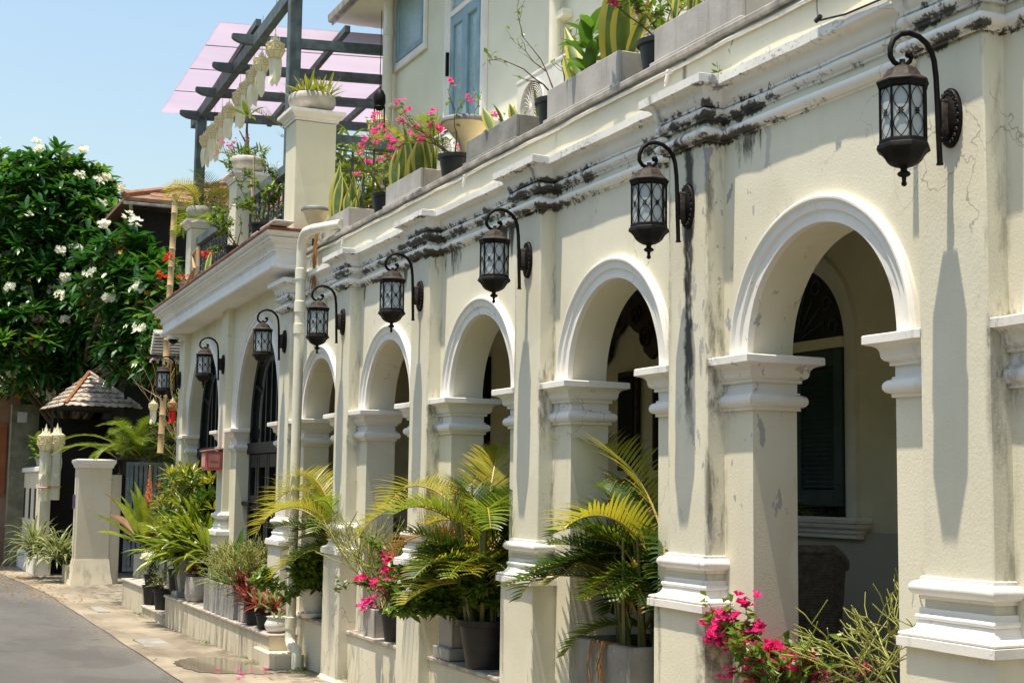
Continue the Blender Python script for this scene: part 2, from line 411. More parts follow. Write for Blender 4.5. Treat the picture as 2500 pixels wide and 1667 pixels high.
M['porchfloor']=basic('porch_tile',(.42,.37,.30),.5,.2,5)
M['carving']=basic('dark_carved_teak',(.035,.022,.014),.55,.4,20,.5)
M['wicker']=basic('dark_wicker',(.17,.16,.15),.6,.3,30,.6,0,120)
M['red']=basic('letterbox_red_paint',(.50,.12,.10),.5,.14,9,0,streak=.2)
M['redl']=basic('letterbox_faded_panel',(.62,.26,.22),.5,.1,9)
M['camwhite']=basic('white_plastic',(.78,.78,.76),.35,.04)
M['acwhite']=basic('ac_casing',(.66,.65,.62),.45,.08,6,0,streak=.25)
M['acgrey']=basic('ac_shadow_grille',(.05,.05,.05),.7)
M['conecream']=basic('lamp_shell_cream',(.62,.52,.34),.5,.12,7,0,streak=.25)
M['greycap']=basic('grey_cap',(.19,.19,.19),.55,.25,14)
M['tile']=basic('roof_edge_tile',(.20,.085,.055),.7,.3,10,.2)
M['shingle']=basic('weathered_shingle',(.36,.31,.26),.85,.4,7,.4,streak=.25)
M['ridge']=basic('rust_ridge',(.26,.11,.05),.8,.3,10,.3)
M['redtile']=basic('clay_roof_tile',(.22,.115,.065),.8,.25,6,.3)
M['blackboard']=basic('black_stained_boards',(.005,.005,.005),.85,.3,9)
M['bamboo']=basic('bamboo',(.45,.32,.16),.55,.22,5)
M['teak']=basic('teak_post',(.095,.06,.042),.6,.35,9,.3,streak=.3)
M['gatemetal']=basic('blue_grey_gate',(.115,.155,.17),.5,.25,8,0,.3,40,.5,streak=.35)
M['paper']=leafm('mulberry_paper',(.80,.74,.60),(.86,.82,.70),.8,.35,.2,14)
M['papertail']=leafm('white_paper_tail',(.76,.73,.66),(.82,.80,.75),.8,.4,.2,20)
M['gold']=basic('gold_foil',(.58,.45,.18),.5,.2,30,0,.1)
M['orange']=basic('terracotta_paint',(.40,.13,.05),.7,.15,4)
M['orangeb']=basic('peach_render',(.42,.26,.17),.8,.15,3,.1)
M['boundary']=basic('boundary_render',(.40,.365,.28),.85,.16,3,.25,streak=.4)
M['asphalt_unused']=basic('asphalt',(.098,.094,.089),.9,.22,.9,.5,0,140,streak=.0)
M['branch']=basic('bark_brown',(.12,.085,.05),.85,.35,12,.3)
M['greenstem']=leafm('green_cane',(.13,.17,.05),(.24,.19,.07),.5,.05)
M['wirem']=basic('black_cable',(.01,.01,.01),.5)
# foliage
M['palm']=leafm('palm_leaflet_green',(.085,.155,.010),(.21,.275,.02),.38,.4)
M['palmy']=leafm('palm_leaflet_yellow',(.22,.25,.018),(.38,.33,.03),.4,.42)
M['palmd']=leafm('palm_leaflet_dark',(.022,.055,.010),(.06,.11,.015),.35,.3)
M['palmbrown']=leafm('palm_leaflet_dry',(.40,.20,.05),(.30,.16,.06),.6,.3)
M['rachis']=leafm('palm_rachis',(.33,.26,.05),(.42,.30,.06),.45,.05)
M['snake']=leafm('snake_plant_green',(.055,.11,.022),(.13,.19,.045),.4,.15)
M['snakey']=leafm('snake_plant_margin',(.48,.42,.07),(.40,.38,.09),.4,.2)
M['bleaf']=leafm('bougainvillea_leaf',(.07,.14,.015),(.17,.26,.03),.4,.35)
M['magenta']=leafm('magenta_bract',(.62,.015,.16),(.78,.05,.30),.55,.4,.2,25)
M['pink']=leafm('pink_bract',(.70,.03,.30),(.82,.10,.42),.55,.4,.2,25)
M['redfl']=leafm('red_petal',(.60,.01,.012),(.72,.04,.03),.55,.35,.2,25)
M['whitefl']=leafm('white_petal',(.80,.78,.70),(.84,.83,.80),.6,.35,.2,25)
M['pencil']=leafm('pencil_stem',(.22,.25,.045),(.36,.36,.10),.5,.08)
M['frang']=leafm('frangipani_leaf',(.016,.085,.012),(.045,.15,.02),.30,.25,.6,4)
M['frang2']=leafm('frangipani_young_leaf',(.06,.16,.015),(.12,.24,.03),.32,.35,.6,4)
M['vine']=leafm('vine_leaf',(.018,.055,.008),(.06,.13,.012),.4,.3,.4,3)
M['vineor']=leafm('vine_leaf_autumn',(.30,.15,.015),(.42,.22,.02),.5,.35,.3,6)
M['vine2']=leafm('vine_leaf_light',(.10,.19,.02),(.18,.28,.03),.4,.35,.4,3)
M['croton']=leafm('variegated_leaf_green',(.03,.085,.012),(.08,.15,.018),.38,.25)
M['crotony']=leafm('variegated_leaf_yellow',(.40,.36,.03),(.30,.32,.03),.4,.3)
M['brom']=leafm('bromeliad_leaf',(.10,.19,.014),(.29,.33,.03),.4,.25)
M['bromr']=leafm('bromeliad_bronze_leaf',(.13,.07,.015),(.22,.10,.02),.4,.25)
M['spike']=leafm('pink_flower_spike',(.62,.12,.14),(.72,.30,.14),.55,.3)
M['redleaf']=leafm('red_rosette_leaf',(.17,.02,.015),(.30,.05,.03),.4,.25)
M['redleafd']=leafm('maroon_rosette_leaf',(.05,.01,.012),(.10,.025,.015),.4,.2)
M['spider']=leafm('spider_leaf',(.10,.16,.04),(.32,.34,.16),.42,.3)
M['fern']=leafm('fern_leaf',(.06,.13,.012),(.16,.22,.02),.4,.35)

# street surfaces
def asphalt_mat():
    t=NT('worn_asphalt');X,Y,Z=t.xyz()
    c=t.mix(t.ss(t.noise(t.vscale(t.pos,(.5,1.2,1)),.8,6,.6),.35,.68),(.072,.071,.070),(.108,.105,.101))
    c=t.mix(t.m('MULTIPLY',t.ss(t.noise(t.pos,150,3,.7),.5,.72),.5),c,(.22,.21,.19))
    c=t.mix(t.m('MULTIPLY',t.ss(t.noise(t.pos,90,3,.7),.55,.75),.5),c,(.035,.034,.033))
    c=t.mix(t.m('MULTIPLY',t.ss(t.noise(t.vscale(t.pos,(.8,1.5,1)),1.1,3,.4,.8),.57,.59),.45),c,(.062,.060,.058))
    cv=t.n('ShaderNodeTexVoronoi');cv.feature='DISTANCE_TO_EDGE';cv.inputs['Scale'].default_value=.42
    nn=t.n('ShaderNodeTexNoise');nn.inputs['Scale'].default_value=2.5;nn.inputs['Detail'].default_value=5;t.lk(t.pos,nn.inputs['Vector'])
    sv=t.n('ShaderNodeVectorMath');sv.operation='SCALE';sv.inputs[3].default_value=.5;t.lk(nn.outputs['Color'],sv.inputs[0])
    wv=t.n('ShaderNodeVectorMath');wv.operation='ADD';t.lk(t.pos,wv.inputs[0]);t.lk(sv.outputs[0],wv.inputs[1]);t.lk(wv.outputs[0],cv.inputs['Vector'])
    c=t.mix(t.m('MULTIPLY',t.m('SUBTRACT',1.0,t.ss(cv.outputs['Distance'],.002,.009)),t.m('MULTIPLY',t.ss(t.noise(t.pos,.7,3),.5,.6),.8)),c,(.03,.028,.026))
    grit=t.m('MULTIPLY',t.ss(t.m('ADD',Y,t.m('MULTIPLY',t.noise(t.pos,1.5,5),.5)),-1.15,-.75),t.ss(t.noise(t.pos,26,5,.7),.42,.6))
    c=t.mix(t.m('MULTIPLY',grit,.6),c,(.23,.20,.15))
    t.col(c);t.set(Roughness=.9);t.bump(t.noise(t.pos,130,4,.7),.5,.006);return t.mat
M['asphalt']=asphalt_mat()
def ground_mat():
    t=NT('sidewalk_concrete');X,Y,Z=t.xyz()
    f=t.noise(t.pos,1.1,6);g=t.noise(t.vscale(t.pos,(.6,2,1)),1.2,7,.65)
    c=t.mix(t.ss(f,.35,.7),(.215,.185,.138),(.33,.285,.215))
    c=t.mix(t.m('MULTIPLY',t.ss(g,.46,.66),.7),c,(.13,.105,.075))
    wf=t.m('MULTIPLY',t.ss(Y,-.62,-.30),t.ss(t.noise(t.vscale(t.pos,(1,2,1)),3.2,7,.7),.40,.62))
    c=t.mix(t.m('MULTIPLY',wf,.8),c,(.055,.048,.03))
    fx=t.m('FRACT',t.m('MULTIPLY',X,.62));jl=t.m('SUBTRACT',1.0,t.ss(t.m('ABSOLUTE',t.m('SUBTRACT',fx,.5)),.0,.012))
    c=t.mix(t.m('MULTIPLY',jl,.6),c,(.12,.10,.07))
    c=t.mix(t.m('MULTIPLY',t.ss(t.noise(t.pos,34,4),.62,.75),.35),c,(.16,.14,.11))
    cv=t.n('ShaderNodeTexVoronoi');cv.feature='DISTANCE_TO_EDGE';cv.inputs['Scale'].default_value=.55;t.lk(t.vscale(t.pos,(1,1.6,1)),cv.inputs['Vector'])
    c=t.mix(t.m('MULTIPLY',t.m('SUBTRACT',1.0,t.ss(cv.outputs['Distance'],.002,.012)),t.m('MULTIPLY',t.ss(t.noise(t.pos,1.7,3),.5,.6),.7)),c,(.07,.06,.045))
    t.col(c);t.set(Roughness=.88);t.bump(t.noise(t.pos,45,5),.4,.006);return t.mat
M['sidewalk']=ground_mat()
t=NT('rain_puddle');t.col(t.mix(t.noise(t.pos,2.5,4),(.10,.085,.06),(.17,.14,.10)));t.set(Roughness=.06);t.b.inputs['Specular IOR Level'].default_value=.6;M['puddle']=t.mat
# translucent lilac roof sheet
t=NT('lilac_polycarbonate');X,Y,Z=t.xyz()
rib=t.m('SINE',t.m('MULTIPLY',X,90.0))
c=t.mix(t.ss(t.noise(t.vscale(t.pos,(1,.2,1)),2.5,4),.3,.7),(.62,.575,.66),(.68,.63,.71))
t.col(c);t.set(Roughness=.35)
tr=t.n('ShaderNodeBsdfTranslucent');t.lk(t.mix(.3,c,(.85,.80,.90)),tr.inputs[0])
mx=t.n('ShaderNodeMixShader');mx.inputs[0].default_value=.72;t.lk(t.b.outputs[0],mx.inputs[1]);t.lk(tr.outputs[0],mx.inputs[2]);t.lk(mx.outputs[0],t.out.inputs[0]);M['sheet']=t.mat
# ================================================================== ARCADED HOUSE
BAY=1.728; XP0=-3.755; XA0=-4.63; PW=.168; PY=-.09; RA=.493; ZS=2.185
house=thing('arcaded_house','long cream two storey house with a weathered white arcade of round arches along the lane','house',(-8,.2,0))
def H(o):                       # keep world coordinates while parenting to the house
    o.parent=house;o.matrix_parent_inverse=Matrix.Translation(house.location).inverted();return o
def part(mb,name,mats,root,smooth=None,fix=True):
    o=mb.build(name,mats,None,smooth)
    if fix: fixn(o)
    o.parent=root;o.matrix_parent_inverse=Matrix.Translation(root.location).inverted() if root.parent is None else Matrix.Identity(4)
    return o
def sub(mb,name,mats,par,smooth=None,fix=True):
    o=mb.build(name,mats,None,smooth)
    if fix: fixn(o)
    o.parent=par;o.matrix_parent_inverse=par.matrix_parent_inverse.inverted() if False else Matrix.Identity(4)
    # parent part is unrotated; cancel its parent offset
    return o
def arch_wall(mb,xa,xb,xc,rx,rz,zs,ztop,zbot,y0,y1,jin=.0,zj=None,N=40):
    """wall between xa and xb with an arched opening (half width rx, rise rz above zs)"""
    pts=[(xc-rx*cos(PI*i/N),zs+rz*sin(PI*i/N)) for i in range(N+1)]
    jl=xc-rx+jin;jr=xc+rx-jin
    V=[];F=[]
    def face(y):
        o=len(V)
        # left pier (below spring) , right pier, spandrels
        vs=[(xa,y,zbot),(jl,y,zbot),(jl,y,zs),(xa,y,zs),(xb,y,zbot),(jr,y,zbot),(jr,y,zs),(xb,y,zs)]
        V.extend(vs);F.append((o,o+1,o+2,o+3));F.append((o+5,o+4,o+7,o+6))
        k=len(V)
        for x,z in pts: V.append((x,y,z))
        for i in range(N+1):
            t=i/N;V.append((xa+(xb-xa)*t,y,ztop))
        for i in range(N): F.append((k+i,k+i+1,k+N+1+i+1,k+N+1+i))
        # side triangles/quads from spring to top at edges
        V.extend([(xa,y,zs),(xb,y,zs)]);q=len(V)
        F.append((k,k+N+1,q-2));F.append((k+N,q-1,k+2*N+1))
        return k
    ka=face(y0);kb=face(y1)
    for i in range(N): F.append((ka+i,kb+i,kb+i+1,ka+i+1))
    mb.add(V,F)
    mb.add([(jl,y0,zbot),(jl,y1,zbot),(jl,y1,zs),(jl,y0,zs)],[(0,1,2,3)])
    mb.add([(jr,y0,zbot),(jr,y1,zbot),(jr,y1,zs),(jr,y0,zs)],[(0,3,2,1)])
    if jin>0:
        for a,b in ((jl,xc-rx),(xc+rx,jr)): mb.add([(a,y0,zs),(b,y0,zs),(b,y1,zs),(a,y1,zs)],[(0,1,2,3)])
def archivolt(mb,xc,rx,rz,zs,prof,N=48):
    """moulding swept round the arch: prof = [(dr, y)]"""
    V=[];k=len(prof)
    for i in range(N+1):
        a=PI-PI*i/N
        for dr,y in prof:
            p=Vector((xc+(rx+dr)*cos(a),y,zs+(rz+dr)*sin(a)));V.append(tuple(p+mnoise.noise_vector(p*8)*.002))
    F=[(i*k+t,(i+1)*k+t,(i+1)*k+t+1,i*k+t+1) for i in range(N) for t in range(k-1)]
    mb.add(V,F)
AV=[(-.003,.02),(-.003,-.012),(.040,-.012),(.043,-.017),(.047,-.022),(.075,-.024),(.080,-.030),(.088,-.036),(.097,-.036),(.104,-.030),(.107,-.018),(.112,-.018),(.112,.012)]
IMP=[(0.0,1.950),(.012,1.950),(.012,1.962)]+[(.012+.024*sin(PI*i/8),1.990-.026*cos(PI*i/8)) for i in range(9)]+[(.010,2.018),(.010,2.026),(.001,2.026),(.001,2.068),(.016,2.068),(.016,2.082)]+\
    [(.020+.020*sin(PI/2*i/5),2.084+.028*(1-cos(PI/2*i/5))) for i in range(6)]+[(.040+.034*(1-cos(PI/2*i/6)),2.112+.030*sin(PI/2*i/6)) for i in range(1,7)]+[(.082,2.146),(.086,2.147),(.086,2.176),(.082,2.180),(0,2.184)]
BASE=[(.0,1.325),(.010,1.322),(.010,1.311)]+[(.012+.026*sin(PI*i/8),1.285+.025*cos(PI*i/8)) for i in range(9)]+[(.010,1.258),(.010,1.247),(.001,1.246)]
PCAP=[(.001,1.216),(.012,1.216),(.012,1.197)]+[(.014+.009*sin(PI*i/6),1.186+.010*cos(PI*i/6)) for i in range(7)]+[(.017,1.172)]+\
     [(.017+.034*(1-cos(PI/2*i/7)),1.172-.036*sin(PI/2*i/7)) for i in range(1,8)]+[(.053,1.134)]+[(.054+.010*sin(PI*i/6),1.127+.008*cos(PI*i/6)) for i in range(7)]+[(.068,1.117),(.068,1.086),(.046,1.083)]
FOOT=[(.0,.16),(.006,.15),(.022,.13),(.022,.0)]
def pil_path(xc,e=0.0,yb=.02): return [(xc-PW-e,yb),(xc-PW-e,PY-e),(xc+PW+e,PY-e),(xc+PW+e,yb)]
# --- walls, arches
NB=[-1,0,1,2,3,4]
mb=MB()
for k in NB:
    xc=XA0-BAY*k; xl=XP0-BAY*(k+1); xr=XP0-BAY*k
    arch_wall(mb,xl,xr,xc,RA,RA,ZS,3.46,.0 if k<3 else .0,0.0,.225,jin=.028)
part(mb,'arcade_wall',M['cream'],house,30)
for k in NB:
    xc=XA0-BAY*k;mb=MB();archivolt(mb,xc,RA,RA,ZS,AV);part(mb,'archivolt',M['white'],house,35)
    for sgn in (-1,1):
        xp=(XP0-BAY*(k+1)+PW) if sgn<0 else (XP0-BAY*k-PW)
        xj=xc+sgn*(RA-.028)
        if sgn<0: path=[(xp+.001,0),(xj,0),(xj,.225),(xp-.05,.225)]
        else: path=[(xp+.05,.225),(xj,.225),(xj,0),(xp-.001,0)]
        mb=MB();mb.mold(path,IMP,step=.05,amp=.0022);part(mb,'impost_capital',M['white'],house,35)
# --- pilasters with pedestal and base mouldings
for n in range(-1,6):
    x=XP0-BAY*n
    mb=MB();mb.cbox(x-PW,x+PW,PY,.02,1.08,3.30,.005);p=part(mb,'pilaster',M['cream'],house)
    def psub(mb,nm,mat,sm=35):
        o=mb.build(nm,mat,None,sm);fixn(o);o.parent=p
        return o
    e=.046
    mb=MB();mb.cbox(x-PW-e,x+PW+e,PY-e,.02,0,1.09,.005);psub(mb,'pedestal',M['cream'])
    mb=MB();mb.mold(pil_path(x),BASE,step=.05,amp=.002);psub(mb,'base_torus',M['white'])
    mb=MB();mb.mold(pil_path(x),PCAP,step=.05,amp=.002);psub(mb,'pedestal_cap',M['white'])
    mb=MB();mb.mold(pil_path(x,e),FOOT);psub(mb,'plinth',M['cream'])
for o in [c for p in house.children if p.name.startswith('pilaster') for c in p.children]:
    o.matrix_parent_inverse=Matrix.Identity(4)
# --- entablature (necking torus, frieze, cornice) breaking forward over every pilaster
path=[(-12.62,0.0)]
for n in range(5,-2,-1):
    x=XP0-BAY*n
    path+=[(x-PW-.012,0.0),(x-PW-.012,PY-.012),(x+PW+.012,PY-.012),(x+PW+.012,0.0)]
path=path[1:] ; path[0]=(XP0-BAY*5-PW-.012,.02)
path+=[(-.9,0.0)]
NECK=[(0,3.148),(.008,3.150),(.008,3.160)]+[(.010+.026*sin(PI*i/8),3.184-.024*cos(PI*i/8)) for i in range(9)]+[(.006,3.212),(0,3.214)]
CORN=[(0,3.244),(.010,3.246),(.010,3.256)]+[(.012+.022*sin(PI*i/8),3.277-.020*cos(PI*i/8)) for i in range(9)]+[(.018,3.300),(.024,3.302),(.024,3.312)]+\
     [(.026+.014*sin(PI/2*i/5),3.314+.030*(i/5)) for i in range(6)]+[(.040+.030*(1-cos(PI/2*i/6)),3.344+.036*sin(PI/2*i/6)) for i in range(1,7)]+[(.084,3.384),(.092,3.386),(.092,3.425),(.086,3.428),(0,3.436)]
mb=MB();mb.mold(path,NECK,step=.07,amp=.0035);part(mb,'necking_torus',M['white'],house,35)
mb=MB();mb.mold(path,CORN,step=.07,amp=.0035);part(mb,'cornice',M['white'],house,35)
for n in range(5,-2,-1):
    mb=MB();x=XP0-BAY*n;mb.box(x-PW-.004,x+PW+.004,PY-.004,.0,3.205,3.40);part(mb,'frieze_block',M['cream'],house)
# --- parapet with coping slab and conduit
mb=MB();mb.box(-12.15,-.9,-.003,.20,3.43,3.632);par=part(mb,'parapet',M['cream'],house)
mb=MB();mb.cbox(-12.17,-.9,-.034,.30,3.633,3.668,.006);o=mb.build('coping',M['coping']);o.parent=par;fixn(o)
mb=MB();pts=[]
for i in range(60):
    x=-12.1+i*11.2/59;pts.append((x,-.018+.003*sin(i*1.7),3.604+.0028*sin(i*.9)+.0015*sin(i*2.3)))
mb.tube(pts,.0095,7)
o=mb.build('conduit',M['pvcw'],None,60);o.parent=par
mb=MB()
for x in (-10.95,-8.35,-5.78): 
    z=3.60;mb.tube([(x,-.018,z),(x+.03,-.022,z-.004)],.014,8);mb.tube([(x+.01,-.022,z),(x+.0,-.03,z-.05)],.009,7);mb.tube([(x,-.03,z-.05),(x-.002,-.032,z-.07)],.006,6)
o=mb.build('conduit_tap',M['pvcw'],None,60);o.parent=par
# loose cable by the nearest pilaster
mb=MB();a=U(1876,-8,'y',-.02);b=U(1880,48,'y',-.10);c=U(2040,-8,'y',-.10)
mb.tube([a,a*.5+b*.5+Vector((-.006,0,0)),b],.0035,6);mb.tube([b,b*.6+c*.4+Vector((0,0,-.012)),c],.0045,6);mb.tube([b+Vector((-.012,-.004,0)),b+Vector((.02,-.004,.012))],.010,6)
t_=mb.build('loose_cable',M['wirem'],None,60);tag(t_,'loose black cable clipped above the cornice near the top right corner','cable')
# --- low walls with marble ledges between pedestals
for k in (0,1,2,3,4):
    xl=XP0-BAY*(k+1)+PW+.047;xr=XP0-BAY*k-PW-.047
    mb=MB();mb.box(xl,xr,-.058,.26,0,.497);w=part(mb,'low_wall',M['cream'],house)
    mb=MB();mb.cbox(xl+.001,xr-.001,-.075,.262,.498,.524,.005);o=mb.build('marble_ledge',M['marble']);fixn(o);o.parent=w
# --- porch
mb=MB();mb.box(-12.55,-.9,.225,1.5,.30,.45);part(mb,'porch_floor',M['porchfloor'],house)
mb=MB();mb.box(-12.55,-.9,.225,1.62,3.46,3.60);part(mb,'terrace_slab',M['porchwall'],house)
for q in ((-12.7,-12.55,.226),(-.9,-.75,0)):
    mb=MB();mb.box(q[0],q[1],q[2],1.6,0,3.46);part(mb,'porch_end_wall',M['porchwall'],house)
mb=MB();mb.box(-12.55,-.9,1.5,1.62,.30,3.46);pw=part(mb,'porch_wall',M['porchwall'],house)
mb=MB();mb.box(-12.55,-.9,1.485,1.499,.45,1.395);o=mb.build('dado',basic('porch_dado_paint',(.46,.45,.36),.8,.06,3));o.parent=pw
# porch window (arched, with dark green shutter and sill)
def arched_window(xc,hw,zs,zsill,y):
    N=28
    def arcf(r): return [(xc-r,zsill)]+[(xc-r*cos(PI*i/N),zs+r*sin(PI*i/N)) for i in range(N+1)]+[(xc+r,zsill)]
    mb=MB();prof=[(.0,.02),(.0,-.012),(.03,-.018),(.045,-.035),(.09,-.04),(.115,-.03),(.12,.0)]
    V=[];k=len(prof);A=arcf(hw)
    for i,(x,z) in enumerate(A):
        if i==0: n=(-1,0)
        elif i==len(A)-1: n=(1,0)
        else:
            a=PI*(i-1)/N;n=(-cos(a),sin(a))
        for d,yy in prof: V.append((x+n[0]*d,y+yy,z+n[1]*d))
    mb.add(V,[(i*k+t,(i+1)*k+t,(i+1)*k+t+1,i*k+t+1) for i in range(len(A)-1) for t in range(k-1)])
    w=part(mb,'porch_window',basic('porch_casing_paint',(.68,.66,.58),.6,.06),house,30)
    def ws(mb,nm,mat,sm=None): o=mb.build(nm,mat,None,sm);fixn(o);o.parent=w;return o
    mb=MB();mb.poly([(x,y-.004,z) for x,z in A]);ws(mb,'dark_pane',M['darkvoid'])
    mb=MB();mb.box(xc-hw,xc+hw,y-.03,y-.005,zs-.03,zs+.03);ws(mb,'transom',M['porchwall'])
    mb=MB();SILL=[(0,zsill-.115),(.028,zsill-.113),(.030,zsill-.095),(.042,zsill-.085),(.046,zsill-.07),(.066,zsill-.055),(.072,zsill-.035),(.082,zsill-.03),(.085,zsill-.012),(.078,zsill),(0,zsill)]
    mb.mold([(xc-hw-.13,y),(xc-hw-.13,y-.03),(xc+hw+.13,y-.03),(xc+hw+.13,y)],SILL);ws(mb,'window_sill',basic('porch_sill_paint',(.74,.72,.66),.6,.06),30)
    for s in (-1,1):
        x0,x1=(xc-hw+.005,xc-.008) if s<0 else (xc+.008,xc+hw-.005)
        mb=MB()
        mb.cbox(x0,x0+.07,y-.035,y-.006,zsill+.055,zs-.035);mb.cbox(x1-.07,x1,y-.035,y-.006,zsill+.055,zs-.035)
        mb.cbox(x0+.07,x1-.07,y-.033,y-.006,zsill+.055,zsill+.15);mb.cbox(x0+.07,x1-.07,y-.033,y-.006,zs-.13,zs-.035)
        n=26
        for i in range(n):
            z=zsill+.16+(zs-.30-zsill)*i/n;mb.add([(x0+.07,y-.026,z),(x1-.07,y-.026,z),(x1-.07,y-.012,z+.026),(x0+.07,y-.012,z+.026)],[(0,1,2,3)])
        ws(mb,'shutter',M['darkgreenwood'])
    # fan-shaped fretwork in the lunette
    mb=MB()
    for i in range(1,10):
        a=PI*i/10;mb.tube([(xc+.07*cos(a),y-.012,zs+.04+.05*sin(a)),(xc+(hw-.16)*cos(a),y-.012,zs+.03+(hw-.16)*sin(a))],.006,5)
    for i in range(8):
        a=PI*(i+.5)/8;c=(xc+(hw-.09)*cos(a),zs+.02+(hw-.09)*sin(a))
        mb.tube([(c[0]+.05*cos(b)*(1-b/14),y-.012,c[1]+.05*sin(b)*(1-b/14)) for b in [j*.55 for j in range(14)]],.006,5)
    ws(mb,'fretwork',M['darkgreenwood'])
    mb=MB();mb.tube([(xc+hw-.12,y-.06,zsill+.03),(xc+hw-.10,y-.075,zsill+.055),(xc+hw-.02,y-.075,zsill+.03),(xc+hw+.01,y-.07,zsill+.035),(xc+hw+.0,y-.07,zsill+.0)],.008,6);mb.sphere((xc+hw-.12,y-.06,zsill+.035),.02);ws(mb,'window_latch',M['iron'],60)
arched_window(-6.88,.46,2.44,1.47,1.5)
# dark doorways further along the porch
for xc in (-9.95,-13.2+0.0,-11.75):
    if xc<-12.4: continue
mb=MB();mb.cbox(-12.42,-11.4,1.44,1.499,.45,2.75);d=part(mb,'porch_door',M['blackwood'],house)
mb=MB();mb.cbox(-12.36,-11.92,1.425,1.439,.55,2.6);mb.cbox(-11.9,-11.46,1.425,1.439,.55,2.6);o=mb.build('door_leaf',M['darkvoid']);o.parent=d
# --- upper storey
YU=1.5
mb=MB();mb.box(-14.3,-.9,YU,YU+.2,3.6,7.2);mb.box(-14.3,-14.1,YU+.2,YU+5,3.6,7.2);uw=part(mb,'upper_wall',M['upper'],house)
def usub(mb,nm,mat,par=uw,sm=None,fix=True):
    o=mb.build(nm,mat,None,sm)
    if fix: fixn(o)
    o.parent=par;return o
# window 1: frame, sash, pane
x0,x1,z0=-14.16,-13.16,6.02
mb=MB();z1=7.1
PRF=[(0,.0),(.0,-.03),(.03,-.035),(.05,-.022),(.085,-.02),(.09,.0)]
def frame_rect(mb,xa,xb,za,zb,y,prof):
    cs=[(xa,za,-1,-1),(xb,za,1,-1),(xb,zb,1,1),(xa,zb,-1,1)];k=len(prof);V=[]
    for x,z,sx,sz in cs:
        for d,yy in prof: V.append((x-sx*d,y+yy,z-sz*d))
    mb.add(V,[(i*k+t,((i+1)%4)*k+t,((i+1)%4)*k+t+1,i*k+t+1) for i in range(4) for t in range(k-1)])
frame_rect(mb,x0,x1,z0,z1,YU-.003,PRF);w=part(mb,'upper_window',M['upperwhite'],house)
mb=MB();frame_rect(mb,x0+.095,x1-.095,z0+.095,z1-.095,YU-.004,[(0,0),(0,-.022),(.055,-.022),(.062,-.008),(.062,0)]);usub(mb,'sash',M['bluewood'],w)
mb=MB();mb.poly([(x0+.1,YU-.006,z0+.1),(x1-.1,YU-.006,z0+.1),(x1-.1,YU-.006,z1-.1),(x0+.1,YU-.006,z1-.1)]);usub(mb,'pane',M['glassblue'],w)
# tall arched double door in blue
dx0,dx1=-12.46,-11.70;xc=(dx0+dx1)/2;zt=6.12;r=(dx1-dx0)/2
mb=MB();A=[(dx0,3.6)]+[(xc-r*cos(PI*i/20),zt+.1+r*sin(PI*i/20)) for i in range(21)]+[(dx1,3.6)]
V=[];prof=[(0,.0),(0,-.03),(.03,-.035),(.07,-.03),(.075,-.05),(.105,-.05),(.11,0)];k=len(prof)
for i,(x,z) in enumerate(A):
    n=(-1,0) if i==0 else ((1,0) if i==len(A)-1 else (-cos(PI*(i-1)/20),sin(PI*(i-1)/20)))
    for d,yy in prof: V.append((x+n[0]*d,YU+yy-.002,z+n[1]*d))
mb.add(V,[(i*k+t,(i+1)*k+t,(i+1)*k+t+1,i*k+t+1) for i in range(len(A)-1) for t in range(k-1)])
ud=part(mb,'upper_door',M['upperwhite'],house,30)
for s in (0,1):
    a,b=(dx0+.004,xc-.012) if s==0 else (xc+.004,dx1-.004)
    mb=MB()
    mb.cbox(a,a+.07,YU-.03-.012*s,YU-.001,3.62,zt);mb.cbox(b-.07,b,YU-.03-.012*s,YU-.001,3.62,zt);mb.cbox(a+.07,b-.07,YU-.028-.012*s,YU-.001,zt-.10,zt);mb.cbox(a+.07,b-.07,YU-.028,YU-.001,3.62,4.2)
    leafo=usub(mb,'door_leaf',M['bluewood'],ud)
    mb=MB();mb.poly([(a+.06,YU-.008,4.1),(b-.06,YU-.008,4.1),(b-.06,YU-.008,zt-.09),(a+.06,YU-.008,zt-.09)]);o=usub(mb,'door_pane',M['glassblue'],ud)
mb=MB();mb.cbox(dx0,dx1,YU-.035,YU-.001,zt+.004,zt+.06);usub(mb,'door_transom',M['upperwhite'],ud)
mb=MB();mb.poly([(x,YU-.004,z) for x,z in A if z>zt]);usub(mb,'fanlight',M['glassblue'],ud)
mb=MB()
for i in range(7):
    a=PI*(i+.5)/7;mb.tube([(xc+.2*cos(a)+.07*cos(b)*(1-b/9),YU-.016,zt+.14+.17*sin(a)+.07*sin(b)*(1-b/9)) for b in [j*.6 for j in range(12)]],.010,5)
usub(mb,'fanlight_scrollwork',M['tealwood'],ud,60)
mb=MB();mb.box(dx0-.03,dx0-.005,YU-.062,YU-.036,5.55,5.78);usub(mb,'hinge',M['iron'],ud)
# eave soffit and gutter above the upper floor
mb=MB();mb.box(-15.25,-.9,1.13,1.497,6.87,6.95);ev=part(mb,'eave',M['upper'],house)
mb=MB();mb.box(-15.24,-14.302,1.497,3.2,6.873,6.95);usub(mb,'eave_return',M['upper'],ev)
mb=MB();mb.box(-15.15,-.9,1.20,1.38,6.95,8.2);mb.box(-15.15,-14.95,1.38,3.2,6.95,8.2);usub(mb,'upper_parapet',M['upper'],ev)
mb=MB();mb.mold([(-15.27,1.127),(-.9,1.127)],[(0,6.865),(.03,6.86),(.055,6.875),(.06,6.925),(.06,6.95),(.052,6.955),(.045,6.925),(0,6.915)]);
mb.mold([(-15.27,1.127),(-.9,1.127)],[(-.012,6.86),(0,6.835),(.014,6.845),(.012,6.865)])
usub(mb,'gutter',M['coping'],ev,40)
